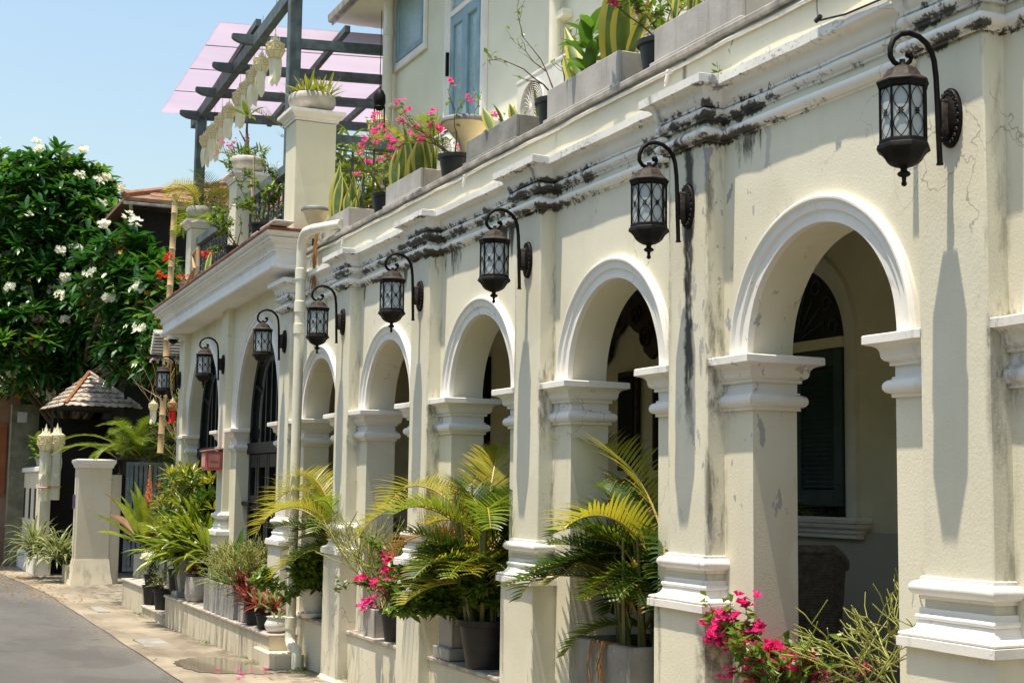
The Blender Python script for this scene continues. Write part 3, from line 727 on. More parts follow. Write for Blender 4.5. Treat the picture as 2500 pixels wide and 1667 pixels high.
# drainpipes
def drain(pts,r,name='drainpipe',mat='pvc',collars=(),par=house):
    mb=MB();mb.tube(pts,r,16);p=part(mb,name,M[mat],par,50,fix=False)
    for c in collars:
        mb=MB();mb.tube([(c[0],c[1],c[2]-c[3]),(c[0],c[1],c[2]-c[3]*.9),(c[0],c[1],c[2]+c[3]*.9),(c[0],c[1],c[2]+c[3])],[r,r+.007,r+.007,r],16);o=mb.build('pipe_collar',M[mat],None,50);o.parent=p
    return p
p=drain([(-14.10,1.40,3.6),(-14.10,1.40,6.87)],.055,collars=[(-14.10,1.40,6.45,.04)])
mb=MB()
for z in (4.6,5.62): mb.box(-14.09,-13.96,1.40,1.498,z,z+.035)
o=mb.build('pipe_bracket',M['pvc']);o.parent=p
p=drain([(-10.02,1.42,3.6),(-10.02,1.42,6.87)],.05)
mb=MB();mb.box(-10.02,-9.86,1.41,1.498,5.35,5.41);o=mb.build('pipe_bracket',M['pvc']);o.parent=p
# big elbow drain between house and annex
ex,ey=-11.72,-.15
pts=[(ex+.62,ey+.16,3.745),(ex+.30,ey+.02,3.745)]+[(ex+.16-.16*sin(a),ey,3.585+.16*cos(a)) for a in [i*PI/2/8 for i in range(9)]]+[(ex,ey,3.0),(ex,ey,.40)]+\
    [(ex+.085-.085*cos(a),ey-.005,.365-.085*sin(a)) for a in [i*PI/2/6 for i in range(1,7)]]+[(ex+.17,ey-.01,.276),(ex+.22,ey-.012,.262),(ex+.25,ey-.014,.225),(ex+.255,ey-.014,.12)]
drain(pts,.042,'corner_drainpipe','pvc',[(ex,ey,3.40,.05),(ex,ey,3.12,.05),(ex,ey,2.93,.045),(ex,ey,.47,.05)])
# ================================================================== ANNEX with deep cornice and roof terrace
annex=thing('terrace_annex','cream annex with tall arched black doors, deep white cornice and a planted roof terrace','annex',(-15,.2,0))
AXC=(-13.69,-16.17);ARX,ARZ=.845,.99
xe=-17.36
mb=MB()
arch_wall(mb,-14.93,-12.43,AXC[0],ARX,ARZ,ZS,3.56,0,0,.24,jin=.028)
arch_wall(mb,-17.35,-14.93,AXC[1],ARX,ARZ,ZS,3.56,0,0,.24,jin=.028)
mb.box(-17.35,-17.15,.24,4.2,0,3.56)
part(mb,'annex_wall',M['cream2'],annex,30)
for xc,xl,xr in ((AXC[0],-14.93,-12.43),(AXC[1],-17.35,-14.93)):
    mb=MB();archivolt(mb,xc,ARX,ARZ,ZS,AV);part(mb,'archivolt',M['white2'],annex,35)
    for sgn in (-1,1):
        xp=(xl+PW if sgn<0 else xr-PW);xj=xc+sgn*(ARX-.028)
        path=[(xp+.001,0),(xj,0),(xj,.115)] if sgn<0 else [(xj,.115),(xj,0),(xp-.001,0)]
        mb=MB();mb.mold(path,IMP);part(mb,'impost_capital',M['white2'],annex,35)
for x in (-14.93,-17.19):
    mb=MB();mb.cbox(x-PW+.02,x+PW-.02,PY+.02,.02,1.08,3.56,.005);p=part(mb,'pilaster',M['cream2'],annex)
    for nm,fn,mt in (('pedestal',None,'cream2'),('base_torus',BASE,'white2'),('pedestal_cap',PCAP,'white2')):
        mb=MB()
        if fn: mb.mold([(x-PW+.02,.02),(x-PW+.02,PY+.02),(x+PW-.02,PY+.02),(x+PW-.02,.02)],fn)
        else: mb.cbox(x-PW-.026,x+PW+.026,PY-.026,.02,0,1.09,.005)
        o=mb.build(nm,M[mt],None,35);fixn(o);o.parent=p
# cornice: front edge falls slightly to the far end
def slope(x): return .024*(x+12.1)
CQ=[(0,3.515),(.225,3.515),(.235,3.520)]+[(.240+.028*sin(PI*i/8),3.548-.026*cos(PI*i/8)) for i in range(9)]+[(.238,3.578),(.238,3.662),(.246,3.664),(.246,3.676)]+\
   [(.250+.014*sin(PI*i/6),3.690-.012*cos(PI*i/6)) for i in range(7)]+[(.256,3.706)]+[(.256+.045*(1-cos(PI/2*i/6)),3.706+.05*sin(PI/2*i/6)) for i in range(1,7)]+[(.306,3.758),(.306,3.772)]+\
   [(.308+.022*sin(PI*i/6),3.786-.013*cos(PI*i/6)) for i in range(7)]+[(.318,3.800),(.350,3.822),(.356,3.845),(0,3.845)]
mb=MB();mb.mold([(xe-.0,3.0,slope(xe)),(xe,0,slope(xe)),(-12.47,0,slope(-12.47)),(-12.47,.6,slope(-12.47))],CQ);part(mb,'annex_cornice',M['white2'],annex,35)
mb=MB();mb.mold([(xe,3.0,slope(xe)),(xe,0,slope(xe)),(-12.47,0,slope(-12.47)),(-12.47,.2,slope(-12.47))],[(0,3.846),(.365,3.846),(.372,3.852),(.372,3.870),(.364,3.874),(0,3.874)]);part(mb,'tile_edging',M['tile'],annex)
mb=MB()
V=[(xe,-.0,3.84+slope(xe)),(-12.3,-.0,3.84),(-12.3,5,3.84),(xe,5,3.84+slope(xe))];mb.slab(V,(0,0,-1),.3);part(mb,'terrace_floor',M['marble'],annex)
for q in ((-12.44,-11.95,-.34),(-12.86,-12.6,-.33)):
    mb=MB();mb.cbox(q[0],q[1],q[2],-.16,3.876,3.903,.008);part(mb,'edge_slab',M['marble'],annex)
# black glazed doors set back in the arches
def arch_door(xc,yd,low=True):
    N=36
    def arc(r,rz,c=xc,n=N,zz=ZS): return [(c-r*cos(PI*i/n),zz+rz*sin(PI*i/n)) for i in range(n+1)]
    mb=MB();rx,rz=ARX-.03,ARZ-.02;w=.075
    o_=[(xc-rx,.45)]+arc(rx,rz)+[(xc+rx,.45)];i_=[(xc-rx+w,.45)]+arc(rx-w,rz-w)+[(xc+rx-w,.45)]
    V=[];
    for (a,b),(c,d) in zip(o_,i_): V+=[(a,yd,b),(c,yd,d),(c,yd+.07,d),(a,yd+.07,b)]
    mb.add(V,[(4*i+t,4*i+4+t,4*i+4+(t+1)%4,4*i+(t+1)%4) for i in range(len(o_)-1) for t in range(4)])
    d=part(mb,'arched_door',M['blackwood'],annex,30)
    def ds(mb,nm,mat,par=d): o=mb.build(nm,mat);fixn(o);o.parent=par;return o
    mb=MB();mb.box(xc-rx+.01,xc+rx-.01,yd-.03,yd+.08,1.92,2.03);ds(mb,'door_transom',M['blackwood'])
    # tracery: inner arch, mullions, diagonal ties
    mb=MB();r2,z2=rx*.5,rz*.72
    o_=[(xc-r2,2.03)]+arc(r2,z2,n=24);o_+=[(xc+r2,2.03)];i_=[(xc-r2+.055,2.03)]+arc(r2-.055,z2-.055,n=24)+[(xc+r2-.055,2.03)];V=[]
    for (a,b),(c,e) in zip(o_,i_): V+=[(a,yd,b),(c,yd,e),(c,yd+.05,e),(a,yd+.05,b)]
    mb.add(V,[(4*i+t,4*i+4+t,4*i+4+(t+1)%4,4*i+(t+1)%4) for i in range(len(o_)-1) for t in range(4)])
    for dx in (-.5,0,.5):
        x=xc+dx*r2;zz=ZS+z2*math.sqrt(1-dx*dx)-.03;mb.box(x-.02,x+.02,yd+.003,yd+.045,2.02,zz)
    for a in (28,58,90,122,152):
        ca,sa=cos(R(a)),sin(R(a))
        mb.tube([(xc+r2*ca,yd+.02,ZS+z2*sa),(xc+(rx-.04)*ca,yd+.02,ZS+(rz-.04)*sa)],.022,4)
    ds(mb,'tracery',M['blackwood'])
    mb=MB();mb.poly([(a,yd+.035,b) for a,b in [(xc-rx+.03,.45)]+arc(rx-.03,rz-.03)+[(xc+rx-.03,.45)]]);ds(mb,'door_glass',M['doorglass'])
    # leaves below the transom
    edges=[xc-rx+.06,xc-rx+.42,xc,xc+rx-.42,xc+rx-.06]
    for a,b in zip(edges[:-1],edges[1:]):
        mb=MB();a+=.006;b-=.006
        mb.cbox(a,a+.075,yd-.02,yd+.03,.46,1.915);mb.cbox(b-.075,b,yd-.02,yd+.03,.46,1.915)
        zz=[(.46,.60),(.95,1.06),(1.78,1.915)] if (b-a)>.38 else [(.46,.60),(.95,1.06),(1.36,1.50),(1.78,1.915)]
        for z0,z1 in zz: mb.cbox(a+.075,b-.075,yd-.018,yd+.03,z0,z1)
        lf=ds(mb,'door_leaf',M['blackwood'])
    mb=MB();mb.cbox(xc-rx,xc+rx,yd-.075,yd-.03,1.0,1.05);mb.cbox(xc-rx,xc-rx+.3,yd-.07,yd-.03,1.40,1.44);ds(mb,'security_bar',M['iron'])
    return d
arch_door(AXC[0],.135);arch_door(AXC[1],.135)
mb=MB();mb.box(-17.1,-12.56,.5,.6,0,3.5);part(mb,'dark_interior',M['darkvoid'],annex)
# terrace pillars with caps
PCP=[(0,0),(.012,.002),(.012,.02),(.020,.024),(.026,.045),(.05,.062),(.056,.070),(.056,.098),(0,.104)]
def pillar(x0,x1,y0,y1,zb,zt):
    mb=MB();mb.cbox(x0,x1,y0,y1,zb,zt,.006);p=part(mb,'terrace_pillar',M['cream2'],annex)
    mb=MB();mb.mold([(x0,y0),(x1,y0),(x1,y1),(x0,y1)],[(q*1.25,z+zt-.0) for q,z in PCP],closed=True);mb.box(x0,x1,y0,y1,zt+.06,zt+.104)
    o=mb.build('pillar_cap',M['white2'],None,35);fixn(o);o.parent=p
    return p
PIL=[(-12.53,-12.195,-.10,.275,3.872,4.87),(-14.98,-14.66,-.06,.24,3.82,4.80),(-17.4,-17.12,-.03,.24,3.75,4.70)]
for a in PIL: pillar(*a)
# railing with cast-iron panels
def railing(a,b,z0,zr,n,root=annex):
    a=Vector(a);b=Vector(b);L=(b-a).length;d=(b-a)/L
    mb=MB();nrm=Vector((-d.y,d.x,0))
    def bar(s0,s1,za,zb,t):
        p=[a+d*s0+nrm*t,a+d*s0-nrm*t,a+d*s1-nrm*t,a+d*s1+nrm*t]
        mb.add([(q.x,q.y,za) for q in p]+[(q.x,q.y,zb) for q in p],[(0,1,2,3),(7,6,5,4),(0,4,5,1),(1,5,6,2),(2,6,7,3),(3,7,4,0)])
    bar(0,L,zr-.09,zr,.06);r=part(mb,'railing',M['tealwood'],root)
    mb=MB();s=L/n
    for i in range(n+1):
        p=a+d*(i*s);mb.tube([(p.x,p.y,z0),(p.x,p.y,zr-.09)],.013,6)
    for zz in (z0+.04,zr-.13,zr-.30): mb.tube([(a.x,a.y,zz),(b.x,b.y,zz)],.009,5)
    for i in range(n):
        c=a+d*((i+.5)*s)
        for sg in (-1,1):
            pts=[]
            for j in range(15):
                t=j/14;an=t*4.2*PI/2;rr=.055*(1-.75*t)
                pts.append(c+d*(sg*(.045-rr*cos(an)*.9))+Vector((0,0,zr-.215+rr*sin(an))))
            mb.tube(pts,.007,5)
            pts=[c+d*(sg*s*.5*(1-cos(t*PI/2/8)))*1.0+Vector((0,0,zr-.32-.12*sin(t*PI/2/8)*0-.10*(1-sin(t*PI/2/8)))) for t in range(9)]
            mb.tube(pts,.008,5)
        mb.tube([c+Vector((0,0,z0+.04-c.z)),c+Vector((0,0,zr-.36-c.z))],.010,5);mb.sphere((c.x,c.y,(z0+zr)/2-.05),.028,8,5)
    o=mb.build('ironwork',M['tealiron'],None,60);o.parent=r
railing((-14.66,.10,0),(-12.53,.10,0),3.86,4.66,11);railing((-17.12,.10,0),(-14.98,.10,0),3.80,4.58,11)
railing((-12.33,.275,0),(-12.33,1.5,0),3.86,4.80,6)
# ================================================================== PERGOLA on the annex terrace
perg=thing('pergola','dark teal timber pergola with a translucent lilac roof sheet over the roof terrace','pergola',(-15.5,.6,3.85))
def pz(x): return 6.30+.044*(x+18.32)
def beam(mb,a,b,w,h):
    a=Vector(a);b=Vector(b);d=(b-a).normalized();sd=d.cross(Vector((0,0,1))).normalized()*w*.5;up=sd.cross(d).normalized()*h*.5
    if up.z<0: up=-up
    V=[a-sd-up,a+sd-up,a+sd+up,a-sd+up,b-sd-up,b+sd-up,b+sd+up,b-sd+up]
    mb.add(V,[(0,3,2,1),(4,5,6,7),(0,1,5,4),(1,2,6,5),(2,3,7,6),(3,0,4,7)])
for x in (-13.47,-17.90):
    mb=MB();mb.cbox(x-.060,x+.060,.14,.26,3.6,(pz(x)-.05) if x<-15 else 7.2,.006);part(mb,'post',M['tealwood'],perg)
mb=MB();beam(mb,(-18.36,.20,pz(-18.36)),(-12.6,.20,pz(-12.6)+.02),.085,.13);part(mb,'front_beam',M['tealwood'],perg)
def sz(x): return 6.655+.042*(x+15.2)
for x in (-15.1,-16.07,-17.0,-17.96):
    mb=MB();z=6.465+.058*(x+15.1);h=.105;w=.07;y1=3.2
    pr_=[(-.06,z+h/2),(-.06,z+h*.12),(-.04,z-h*.1),(.02,z-h*.38),(.09,z-h/2),(y1,z-h/2),(y1,z+h/2)]
    V=[(x-w/2+.2*(a+.06),a,b) for a,b in pr_];mb.slab(V,(1,0,0),w);part(mb,'rafter',M['tealwood'],perg)
for (x0,y0),(x1,y1) in (((-18.77,.30),(-14.9,.18)),((-18.57,1.25),(-14.7,1.13)),((-18.4,2.17),(-14.6,2.17))):
    mb=MB();beam(mb,(x0,y0,sz(x0)-.045),(x1,y1,sz(x1)-.045),.06,.075);part(mb,'purlin',M['tealwood'],perg)
mb=MB();mb.slab([(-15.2,-.18,sz(-15.2)),(-14.6,2.9,sz(-14.6)),(-18.2,2.9,sz(-18.2)),(-18.78,-.17,sz(-18.78))],(0,0,1),.008)
part(mb,'roof_sheet',M['sheet'],perg)
for x in (-15.95,-16.83,-17.75):
    mb=MB();mb.slab([(x-.006,-.17,sz(x)-.012),(x+.006,-.17,sz(x)-.012),(x+.606,2.85,sz(x+.6)-.012),(x+.594,2.85,sz(x+.6)-.012)],(0,0,1),.008);part(mb,'sheet_seam',basic('sheet_seam',(.40,.33,.42),.6) if x==-15.95 else bpy.data.materials['sheet_seam'],perg)
# ================================================================== WALL LANTERNS
def octa(mb,prof,c,seg=8,rot=PI/8,mi=None): mb.lathe(prof,c,seg,mi,rot=rot)
LY=-.208   # lantern axis in front of the pilaster face
def make_lantern():
    r=thing('wall_lantern','x','wall lantern',(0,0,0))
    # oval wall plate with a raised scroll border
    mb=MB();N=32;V=[];F=[]
    prof=[(1.0,0),(1.0,-.010),(.93,-.016),(.80,-.013),(.72,-.019),(.4,-.026),(0,-.028)]
    k=len(prof)
    for i in range(N):
        a=2*PI*i/N
        for q,y in prof: V.append((.056*q*cos(a),y,.104*q*sin(a)))
    for i in range(N):
        j=(i+1)%N
        for t in range(k-1): F.append((i*k+t,j*k+t,j*k+t+1,i*k+t+1))
    mb.add(V,F);pl=part(mb,'wall_plate',M['iron'],r,50)
    mb=MB()
    for i in range(22):
        a=2*PI*i/22;c=Vector((.048*cos(a),-.017,.089*sin(a)))
        mb.tube([c+Vector((.0075*cos(b+a),-.002,.0075*sin(b+a)))*(1-b/9) for b in [j*.7 for j in range(9)]],.0022,4)
    o=mb.build('scroll_border',M['bronze'],None,60);o.parent=pl
    mb=MB();mb.cbox(-.012,.012,-.05,-.02,-.05,.05,.003);mb.tube([(0,-.02,.052),(0,-.056,.052)],[.013,.009],8);mb.tube([(0,-.02,-.052),(0,-.056,-.052)],[.013,.009],8)
    part(mb,'bracket',M['bronze'],r,50)
    # arm: straight rod, crook and scroll
    A=[(-.054,-.165),(-.056,-.1),(-.058,-.049),(-.060,.042),(-.064,.133),(-.071,.190),(-.082,.222),(-.104,.250),(-.137,.269),(-.176,.275),(-.213,.266),(-.243,.243),(-.258,.211),(-.258,.183),(-.243,.164),(-.220,.156),(-.195,.160),(-.175,.176),(-.167,.194),(-.173,.206),(-.182,.201)]
    P=[Vector((0,y,z)) for y,z in A]
    mb=MB();mb.tube(P,[.0098]*13+[.0094,.009,.0085,.008,.0075,.007,.0065,.0065],9);mb.sphere((0,-.181,.199),.0125,10,7);mb.tube([(0,-.054,-.169),(0,-.054,-.163)],.0125,10)
    part(mb,'arm',M['iron'],r,60)
    # lantern body
    ZO=.021;c=(0,LY,ZO)
    mb=MB();octa(mb,[(.012,.142),(.014,.136),(.030,.131),(.050,.120),(.061,.104),(.068,.091),(.088,.079),(.091,.075),(.089,.071)],c);mb.tube([(0,LY,.150),(0,LY,.178)],.010,8);part(mb,'lantern_cap',M['bronze'],r,25)
    mb=MB();octa(mb,[(.0895,.0705),(.086,.066),(.084,.054),(.078,.050),(.076,.049)],c);part(mb,'top_rim',M['iron'],r,25)
    mb=MB();octa(mb,[(.078,-.122),(.083,-.126),(.084,-.138),(.089,-.142),(.092,-.153),(.092,-.157)],c);part(mb,'bottom_rim',M['iron'],r,25)
    mb=MB();octa(mb,[(.0915,-.157),(.080,-.165),(.070,-.176),(.062,-.190),(.050,-.202),(.030,-.212),(.014,-.216),(.012,-.219)],c)
    bw=part(mb,'lantern_bowl',M['iron'],r,25)
    mb=MB();mb.lathe([(.012,-.218),(.011,-.226),(.020,-.232),(.023,-.238),(.018,-.244),(.008,-.248),(.007,-.262),(.010,-.270),(.008,-.276),(.001,-.280)],c,12);o=mb.build('finial',M['iron'],None,50);o.parent=bw
    mb=MB();octa(mb,[(.0735,.052),(.0735,-.124)],c);part(mb,'glass',M['frost'],r)
    # cage: eight ribs and the looped wire pattern in each facet
    mb=MB();a0=.078
    for i in range(8):
        a=PI/8+2*PI*i/8;x,y=a0*cos(a),a0*sin(a)
        mb.tube([(x,LY+y,ZO+.052),(x,LY+y,ZO-.124)],.0042,6)
        b=a+PI/8;nx,ny=cos(b),sin(b);tx,ty=-ny,nx;ap=a0*cos(PI/8)+.001;hw=a0*sin(PI/8)-.006
        def P_(u,z): return (nx*ap+tx*u,LY+ny*ap+ty*u,ZO+z)
        for s in (-1,1):
            pts=[]
            for j in range(25):
                t=j/24;pts.append(P_(s*hw*abs(sin(PI*2*t)),.050-.172*t))
            mb.tube(pts,.0017,4,cap=False)
        for zz,u0,rr in ((-.036,0,.010),):
            for j in range(6):
                an=j*PI/3;mb.tube([P_(.004*cos(an),zz+.006*sin(an)),P_(rr*cos(an),zz+rr*1.3*sin(an))],.0022,4)
            mb.tube([P_(.0055*cos(q),zz+.008*sin(q)) for q in [j*PI/4 for j in range(8)]],.0022,4,closed=True)
    part(mb,'cage',M['iron'],r,60)
    return r
LAB=['black wall lantern nearest the viewer, high on the pilaster at the right edge','black wall lantern on the pilaster with the long black mildew run',
 'black wall lantern on the pilaster between the second and third arches from the viewer','black wall lantern on the pilaster between the third and fourth arches from the viewer',
 'black wall lantern directly to the right of the fat cream drainpipe','black wall lantern left of the cream drainpipe, before the nearer annex arch',
 'black wall lantern above the red letterbox, in front of the farther annex arch','smallest black wall lantern, at the far corner of the annex']
lant=make_lantern();lant['group']='wall lanterns along the arcade'
for i in range(8):
    if i<6: loc=(XP0-BAY*i+.012,PY,2.884)
    else: loc=((-14.91,-17.24)[i-6],PY+.02,(2.868,2.852)[i-6])
    if i==0: lant.location=loc;lant['label']=LAB[0]
    else: dup(lant,loc,(0,.02,-.025,.03,-.015,.02,-.03,.02)[i],LAB[i])
# ================================================================== GROUND, STREET
mb=MB();mb.box(-90,30,-60,70,-.3,-.02);structure(mb.build('ground',M['boundary']))
def gz(x): return .021*max(0,min(x,-2)+16.4)
def ey(x): return -1.0-.034*max(0,x+16.4)-.055*max(0,-x-22)+.006*sin(x*2.3)
mb=MB();V=[];n=100
for i in range(n+1):
    x=-60+72*i/n;V+=[(x,-6.5,gz(x)+.002),(x,-.3,gz(x)+.002)]
mb.add(V,[(2*i,2*i+2,2*i+3,2*i+1) for i in range(n)]);structure(mb.build('street',M['asphalt']))
mb=MB();V=[];n=220
for i in range(n+1):
    x=-60+72*i/n;V+=[(x,ey(x),gz(x)+.010),(x,.25 if x>-17.4 else 3.0,gz(x)+.010)]
mb.add(V,[(2*i,2*i+2,2*i+3,2*i+1) for i in range(n)]);structure(mb.build('sidewalk',M['sidewalk']))
def blob(pts,z,name,mat,kind='structure'):
    mb=MB();n=len(pts);c=[sum(p[i] for p in pts)/n for i in (0,1)]
    V=[];m=n*6
    for i in range(m):
        t=i/6;a=int(t)%n;f=t-int(t);b=(a+1)%n;p0=pts[a-1];p3=pts[(b+1)%n]
        q=[.5*((2*pts[a][k])+(-p0[k]+pts[b][k])*f+(2*p0[k]-5*pts[a][k]+4*pts[b][k]-p3[k])*f*f+(-p0[k]+3*pts[a][k]-3*pts[b][k]+p3[k])*f**3) for k in (0,1)]
        w=1+.04*sin(i*1.9);V.append((c[0]+(q[0]-c[0])*w,c[1]+(q[1]-c[1])*w,z+gz(c[0]+(q[0]-c[0])*w)))
    mb.poly(V);o=mb.build(name,mat)
    o['kind']=kind;return o
blob([(-12.35,-.98),(-12.0,-.99),(-11.5,-.90),(-11.3,-.62),(-11.25,-.42),(-11.7,-.44),(-12.2,-.42),(-12.65,-.52),(-12.75,-.70),(-12.6,-.88)],.0145,'puddle',M['puddle'])
for x,y in ((-14.3,-.80),):
    mb=MB();mb.box(x-.45,x+.45,y-.13,y+.13,gz(x)-.01,gz(x)+.016);tag(mb.build('drain_cover',M['concreted']),'dark rectangular drain cover set in the pavement','drain cover')
mb=MB();mb.box(-19.2,-18.4,-.75,-.6,.008,.016);tag(mb.build('drain_cover',M['concreted']),'small dark drain cover by the gate ramp','drain cover')
# low raised planting wall in front of the annex (three tiers) with the step block under the drainpipe
pwl=thing('planter_wall','low stained cream planting wall with stone top in front of the annex','planter wall',(-14,-.2,0))
def tier(x0,x1,y0,y1,z):
    mb=MB();mb.box(x0,x1,y0,y1,0,z-.026);w=part(mb,'tier_wall',M['boundary2'],pwl)
    mb=MB();mb.cbox(x0-.012,x1+.012,y0-.018,y1,z-.025,z,.005);o=mb.build('stone_top',M['marble']);fixn(o);o.parent=w
M['boundary2']=stucco('planting_wall_render',(.66,.60,.46),dirt=.2,gx=False)
tier(-16.45,-11.84,-.30,-.005,.362);tier(-19.45,-17.90,-.30,-.02,.362)
tier(-17.89,-16.47,-.07,-.02,.372);tier(-17.88,-16.47,-.30,-.09,.135)
mb=MB();mb.cbox(-12.22,-11.53,-.335,-.08,.0,.228,.008);part(mb,'step_block',M['boundary2'],pwl)
# stepped gate apron
mb=MB();V=[(-19.65,-.45,.012),(-19.65,1.8,.09),(-23.2,1.8,.09),(-23.2,-.45,.012)];mb.poly(V);structure(mb.build('gate_ramp',M['sidewalk']))
# leaf litter on the far pavement
mb=MB();random.seed(3)
for i in range(420):
    x=random.uniform(-31,-20);y=random.uniform(-2.4,-.55)+ (x+24)*.02
    if random.random()<.5: y=-1.0+random.gauss(0,.25)-.035*max(0,-x-19)
    a=random.uniform(0,6.28);mb.leaf((x,y,.018),(random.uniform(-.3,.3),random.uniform(-.3,.3),1),(cos(a),sin(a),.05),random.uniform(.04,.08),random.uniform(.02,.04))
tag(mb.build('leaf_litter',M['vineor']),None,None,None,'stuff')['label']='yellow fallen leaves along the gutter'
mb=MB();random.seed(5)
for i in range(40):
    a=random.uniform(0,6.28);q=random.choice([(-12.1,-.37),(-17.9,-.34),(-11.2,-.2),(-14.2,-.36)]);mb.leaf((q[0]+random.gauss(0,.12),q[1]+random.gauss(0,.03),.02+gz(q[0])),(random.uniform(-.5,.5),-.6,1),(cos(a),sin(a),.5),random.uniform(.03,.07),.02)
q=U(1656,168,'y',-.03)
for i in range(22):
    a=random.uniform(0,6.28);mb.leaf((q.x+random.gauss(0,.015),q.y-random.uniform(0,.02),q.z+random.gauss(0,.015)),(0,-1,.3),(cos(a),-.4,sin(a)),random.uniform(.03,.06),.010)
tag(mb.build('weeds',M['fern']),None,None,None,'stuff')['label']='small weeds at the foot of the wall'
mb=MB()
for i in range(9):
    a=random.uniform(0,6.28);mb.leaf((random.uniform(-11.6,-10.9),random.uniform(-.8,-.35),.13),(0,0,1),(cos(a),sin(a),.1),.05,.04)
tag(mb.build('fallen_petals',M['pink']),None,None,None,'stuff')['label']='pink petals fallen on the pavement'

# dense hedge across the lane (seen only as the reflection in the annex door glass)
random.seed(91);mb=MB()
for i in range(3200):
    x=random.uniform(-26,4);z=random.uniform(0,1)**.8*5.2;p=(x,-7.6+random.uniform(-.5,.5)-.1*z,z)
    u=Vector((random.uniform(-1,1),random.uniform(-1,1),random.uniform(-1,1)));mb.leaf(p,(random.uniform(-.6,.6),1,random.uniform(-.3,.8)),u,random.uniform(.5,.8),random.uniform(.3,.5),0 if random.random()<.45 else 1)
o=mb.build('lane_hedge',[M['vine'],M['vine2']]);o['kind']='stuff';o['label']='green hedge across the lane, mirrored in the black door glass'
# ================================================================== PLANT AND POT BUILDERS
def tpart(mb,name,mats,root,smooth=None,fix=False):
    """part of a thing whose root sits at loc: mesh is in world coordinates"""
    o=mb.build(name,mats,None,smooth)
    if fix: fixn(o)
    o.parent=root;o.matrix_parent_inverse=Matrix.Translation(root.location).inverted();return o
def rnd(a,b): return random.uniform(a,b)
def pot_round(root,c,rt,rb,h,mat,rim=True,soil=True,name='pot'):
    x,y,z=c;mb=MB()
    prof=[(.0,0),(rb,0),(rb+(rt-rb)*.86,h*.86)]+([(rt*1.09,h*.88),(rt*1.10,h),(rt*.97,h)] if rim else [(rt,h*.97),(rt*.98,h),(rt*.9,h)])+[(rt*.9,h*.9),(0,h*.89)]
    mb.lathe(prof,c,24);tpart(mb,name,mat,root,40)
    if soil:
        mb=MB();mb.lathe([(rt*.9,h*.90),(rt*.5,h*.925),(0,h*.93)],c,14);tpart(mb,'soil',M['soil'],root)
def pot_box(root,x0,x1,y0,y1,z0,z1,mat,t=.025,plinth=0,name='planter_box'):
    mb=MB()
    p=plinth
    if p: mb.cbox(x0-.018,x1+.018,y0-.018,y1+.018,z0,z0+p,.004)
    zb=z0+p
    mb.cbox(x0,x1,y0,y0+t,zb,z1,.004);mb.cbox(x0,x1,y1-t,y1,zb,z1,.004);mb.cbox(x0,x0+t,y0+t,y1-t,zb,z1,.004);mb.cbox(x1-t,x1,y0+t,y1-t,zb,z1,.004)
    tpart(mb,name,mat,root)
    mb=MB();mb.box(x0+t,x1-t,y0+t,y1-t,zb,z1-.03);tpart(mb,'soil',M['soil'],root)
def snake_clump(root,c,n,h,spread,name='snake_plant',mats=None,w=.075,lean=.35):
    mb=MB()
    for i in range(n):
        a=rnd(0,2*PI);r=spread*math.sqrt(random.random())
        b=(c[0]+r*cos(a),c[1]+r*.45*sin(a),c[2])
        hh=h*rnd(.55,1.08);az=rnd(0,2*PI)
        mb.strap(b,az,PI/2-rnd(.02,lean),hh,w*rnd(.8,1.2),rnd(.0,.22),8,.18,'sword',0,1,.5,margin=rnd(.3,.5))
    return tpart(mb,name,mats or [M['snake'],M['snakey']],root,60)
def frond(mb,base,az,el,L,curve,n=26,ll=.28,w=.017,vang=.45,mr=2,ml=0,droop=.9,taper=True,start=.22,nmat=0):
    """pinnate palm frond; rachis bends down by curve radians"""
    p=Vector(base);seg=22;d=L/seg;P=[p.copy()];D=[]
    az0=az;tw=rnd(-.25,.25)
    for i in range(seg):
        t=i/seg;e=el-curve*t**1.35;a=az0+tw*t*t
        dv=Vector((cos(a)*cos(e),sin(a)*cos(e),sin(e)));D.append(dv);p=p+dv*d;P.append(p.copy())
    D.append(D[-1])
    mb.tube(P,[.0065*(1-.8*i/seg)+.0015 for i in range(seg+1)],5,mi=mr)
    for i in range(n):
        t=start+(1-start)*(i+.5)/n;f=t*seg;k=min(int(f),seg-1);q=P[k].lerp(P[k+1],f-k);dv=D[k]
        sd=dv.cross(Vector((0,0,1)))
        if sd.length<.05: sd=Vector((-sin(az),cos(az),0))
        sd.normalize();up=sd.cross(dv).normalized()
        l=ll*(.35+.65*sin(PI*min(1,(t-start)/(1-start)*.86+.14)))*rnd(.85,1.1)
        for s in (-1,1):
            dirv=(dv*.62+sd*s*.8+up*vang*rnd(.6,1.2)).normalized()
            pp=q.copy();V=[];ww=w*rnd(.85,1.15);sg=4
            nr=(sd*s*-.25+up).normalized()
            for j in range(sg+1):
                u=j/sg;wj=ww*(1-u**1.8)*(.55+.45*min(1,u*5))+.0006
                cr=dirv.cross(nr).normalized()
                V+=[pp-cr*wj*.5,pp+cr*wj*.5]
                pp=pp+dirv*(l/sg);dirv=(dirv+Vector((0,0,-1))*droop*.22*(u+.25)).normalized()
            mb.add(V[:2*sg],[(2*j,2*j+1,2*j+3,2*j+2) for j in range(sg-1)],ml)
            mb.add(V[2*sg-2:],[(0,1,3,2)],4 if (nmat>4 and random.random()<.16) else ml)
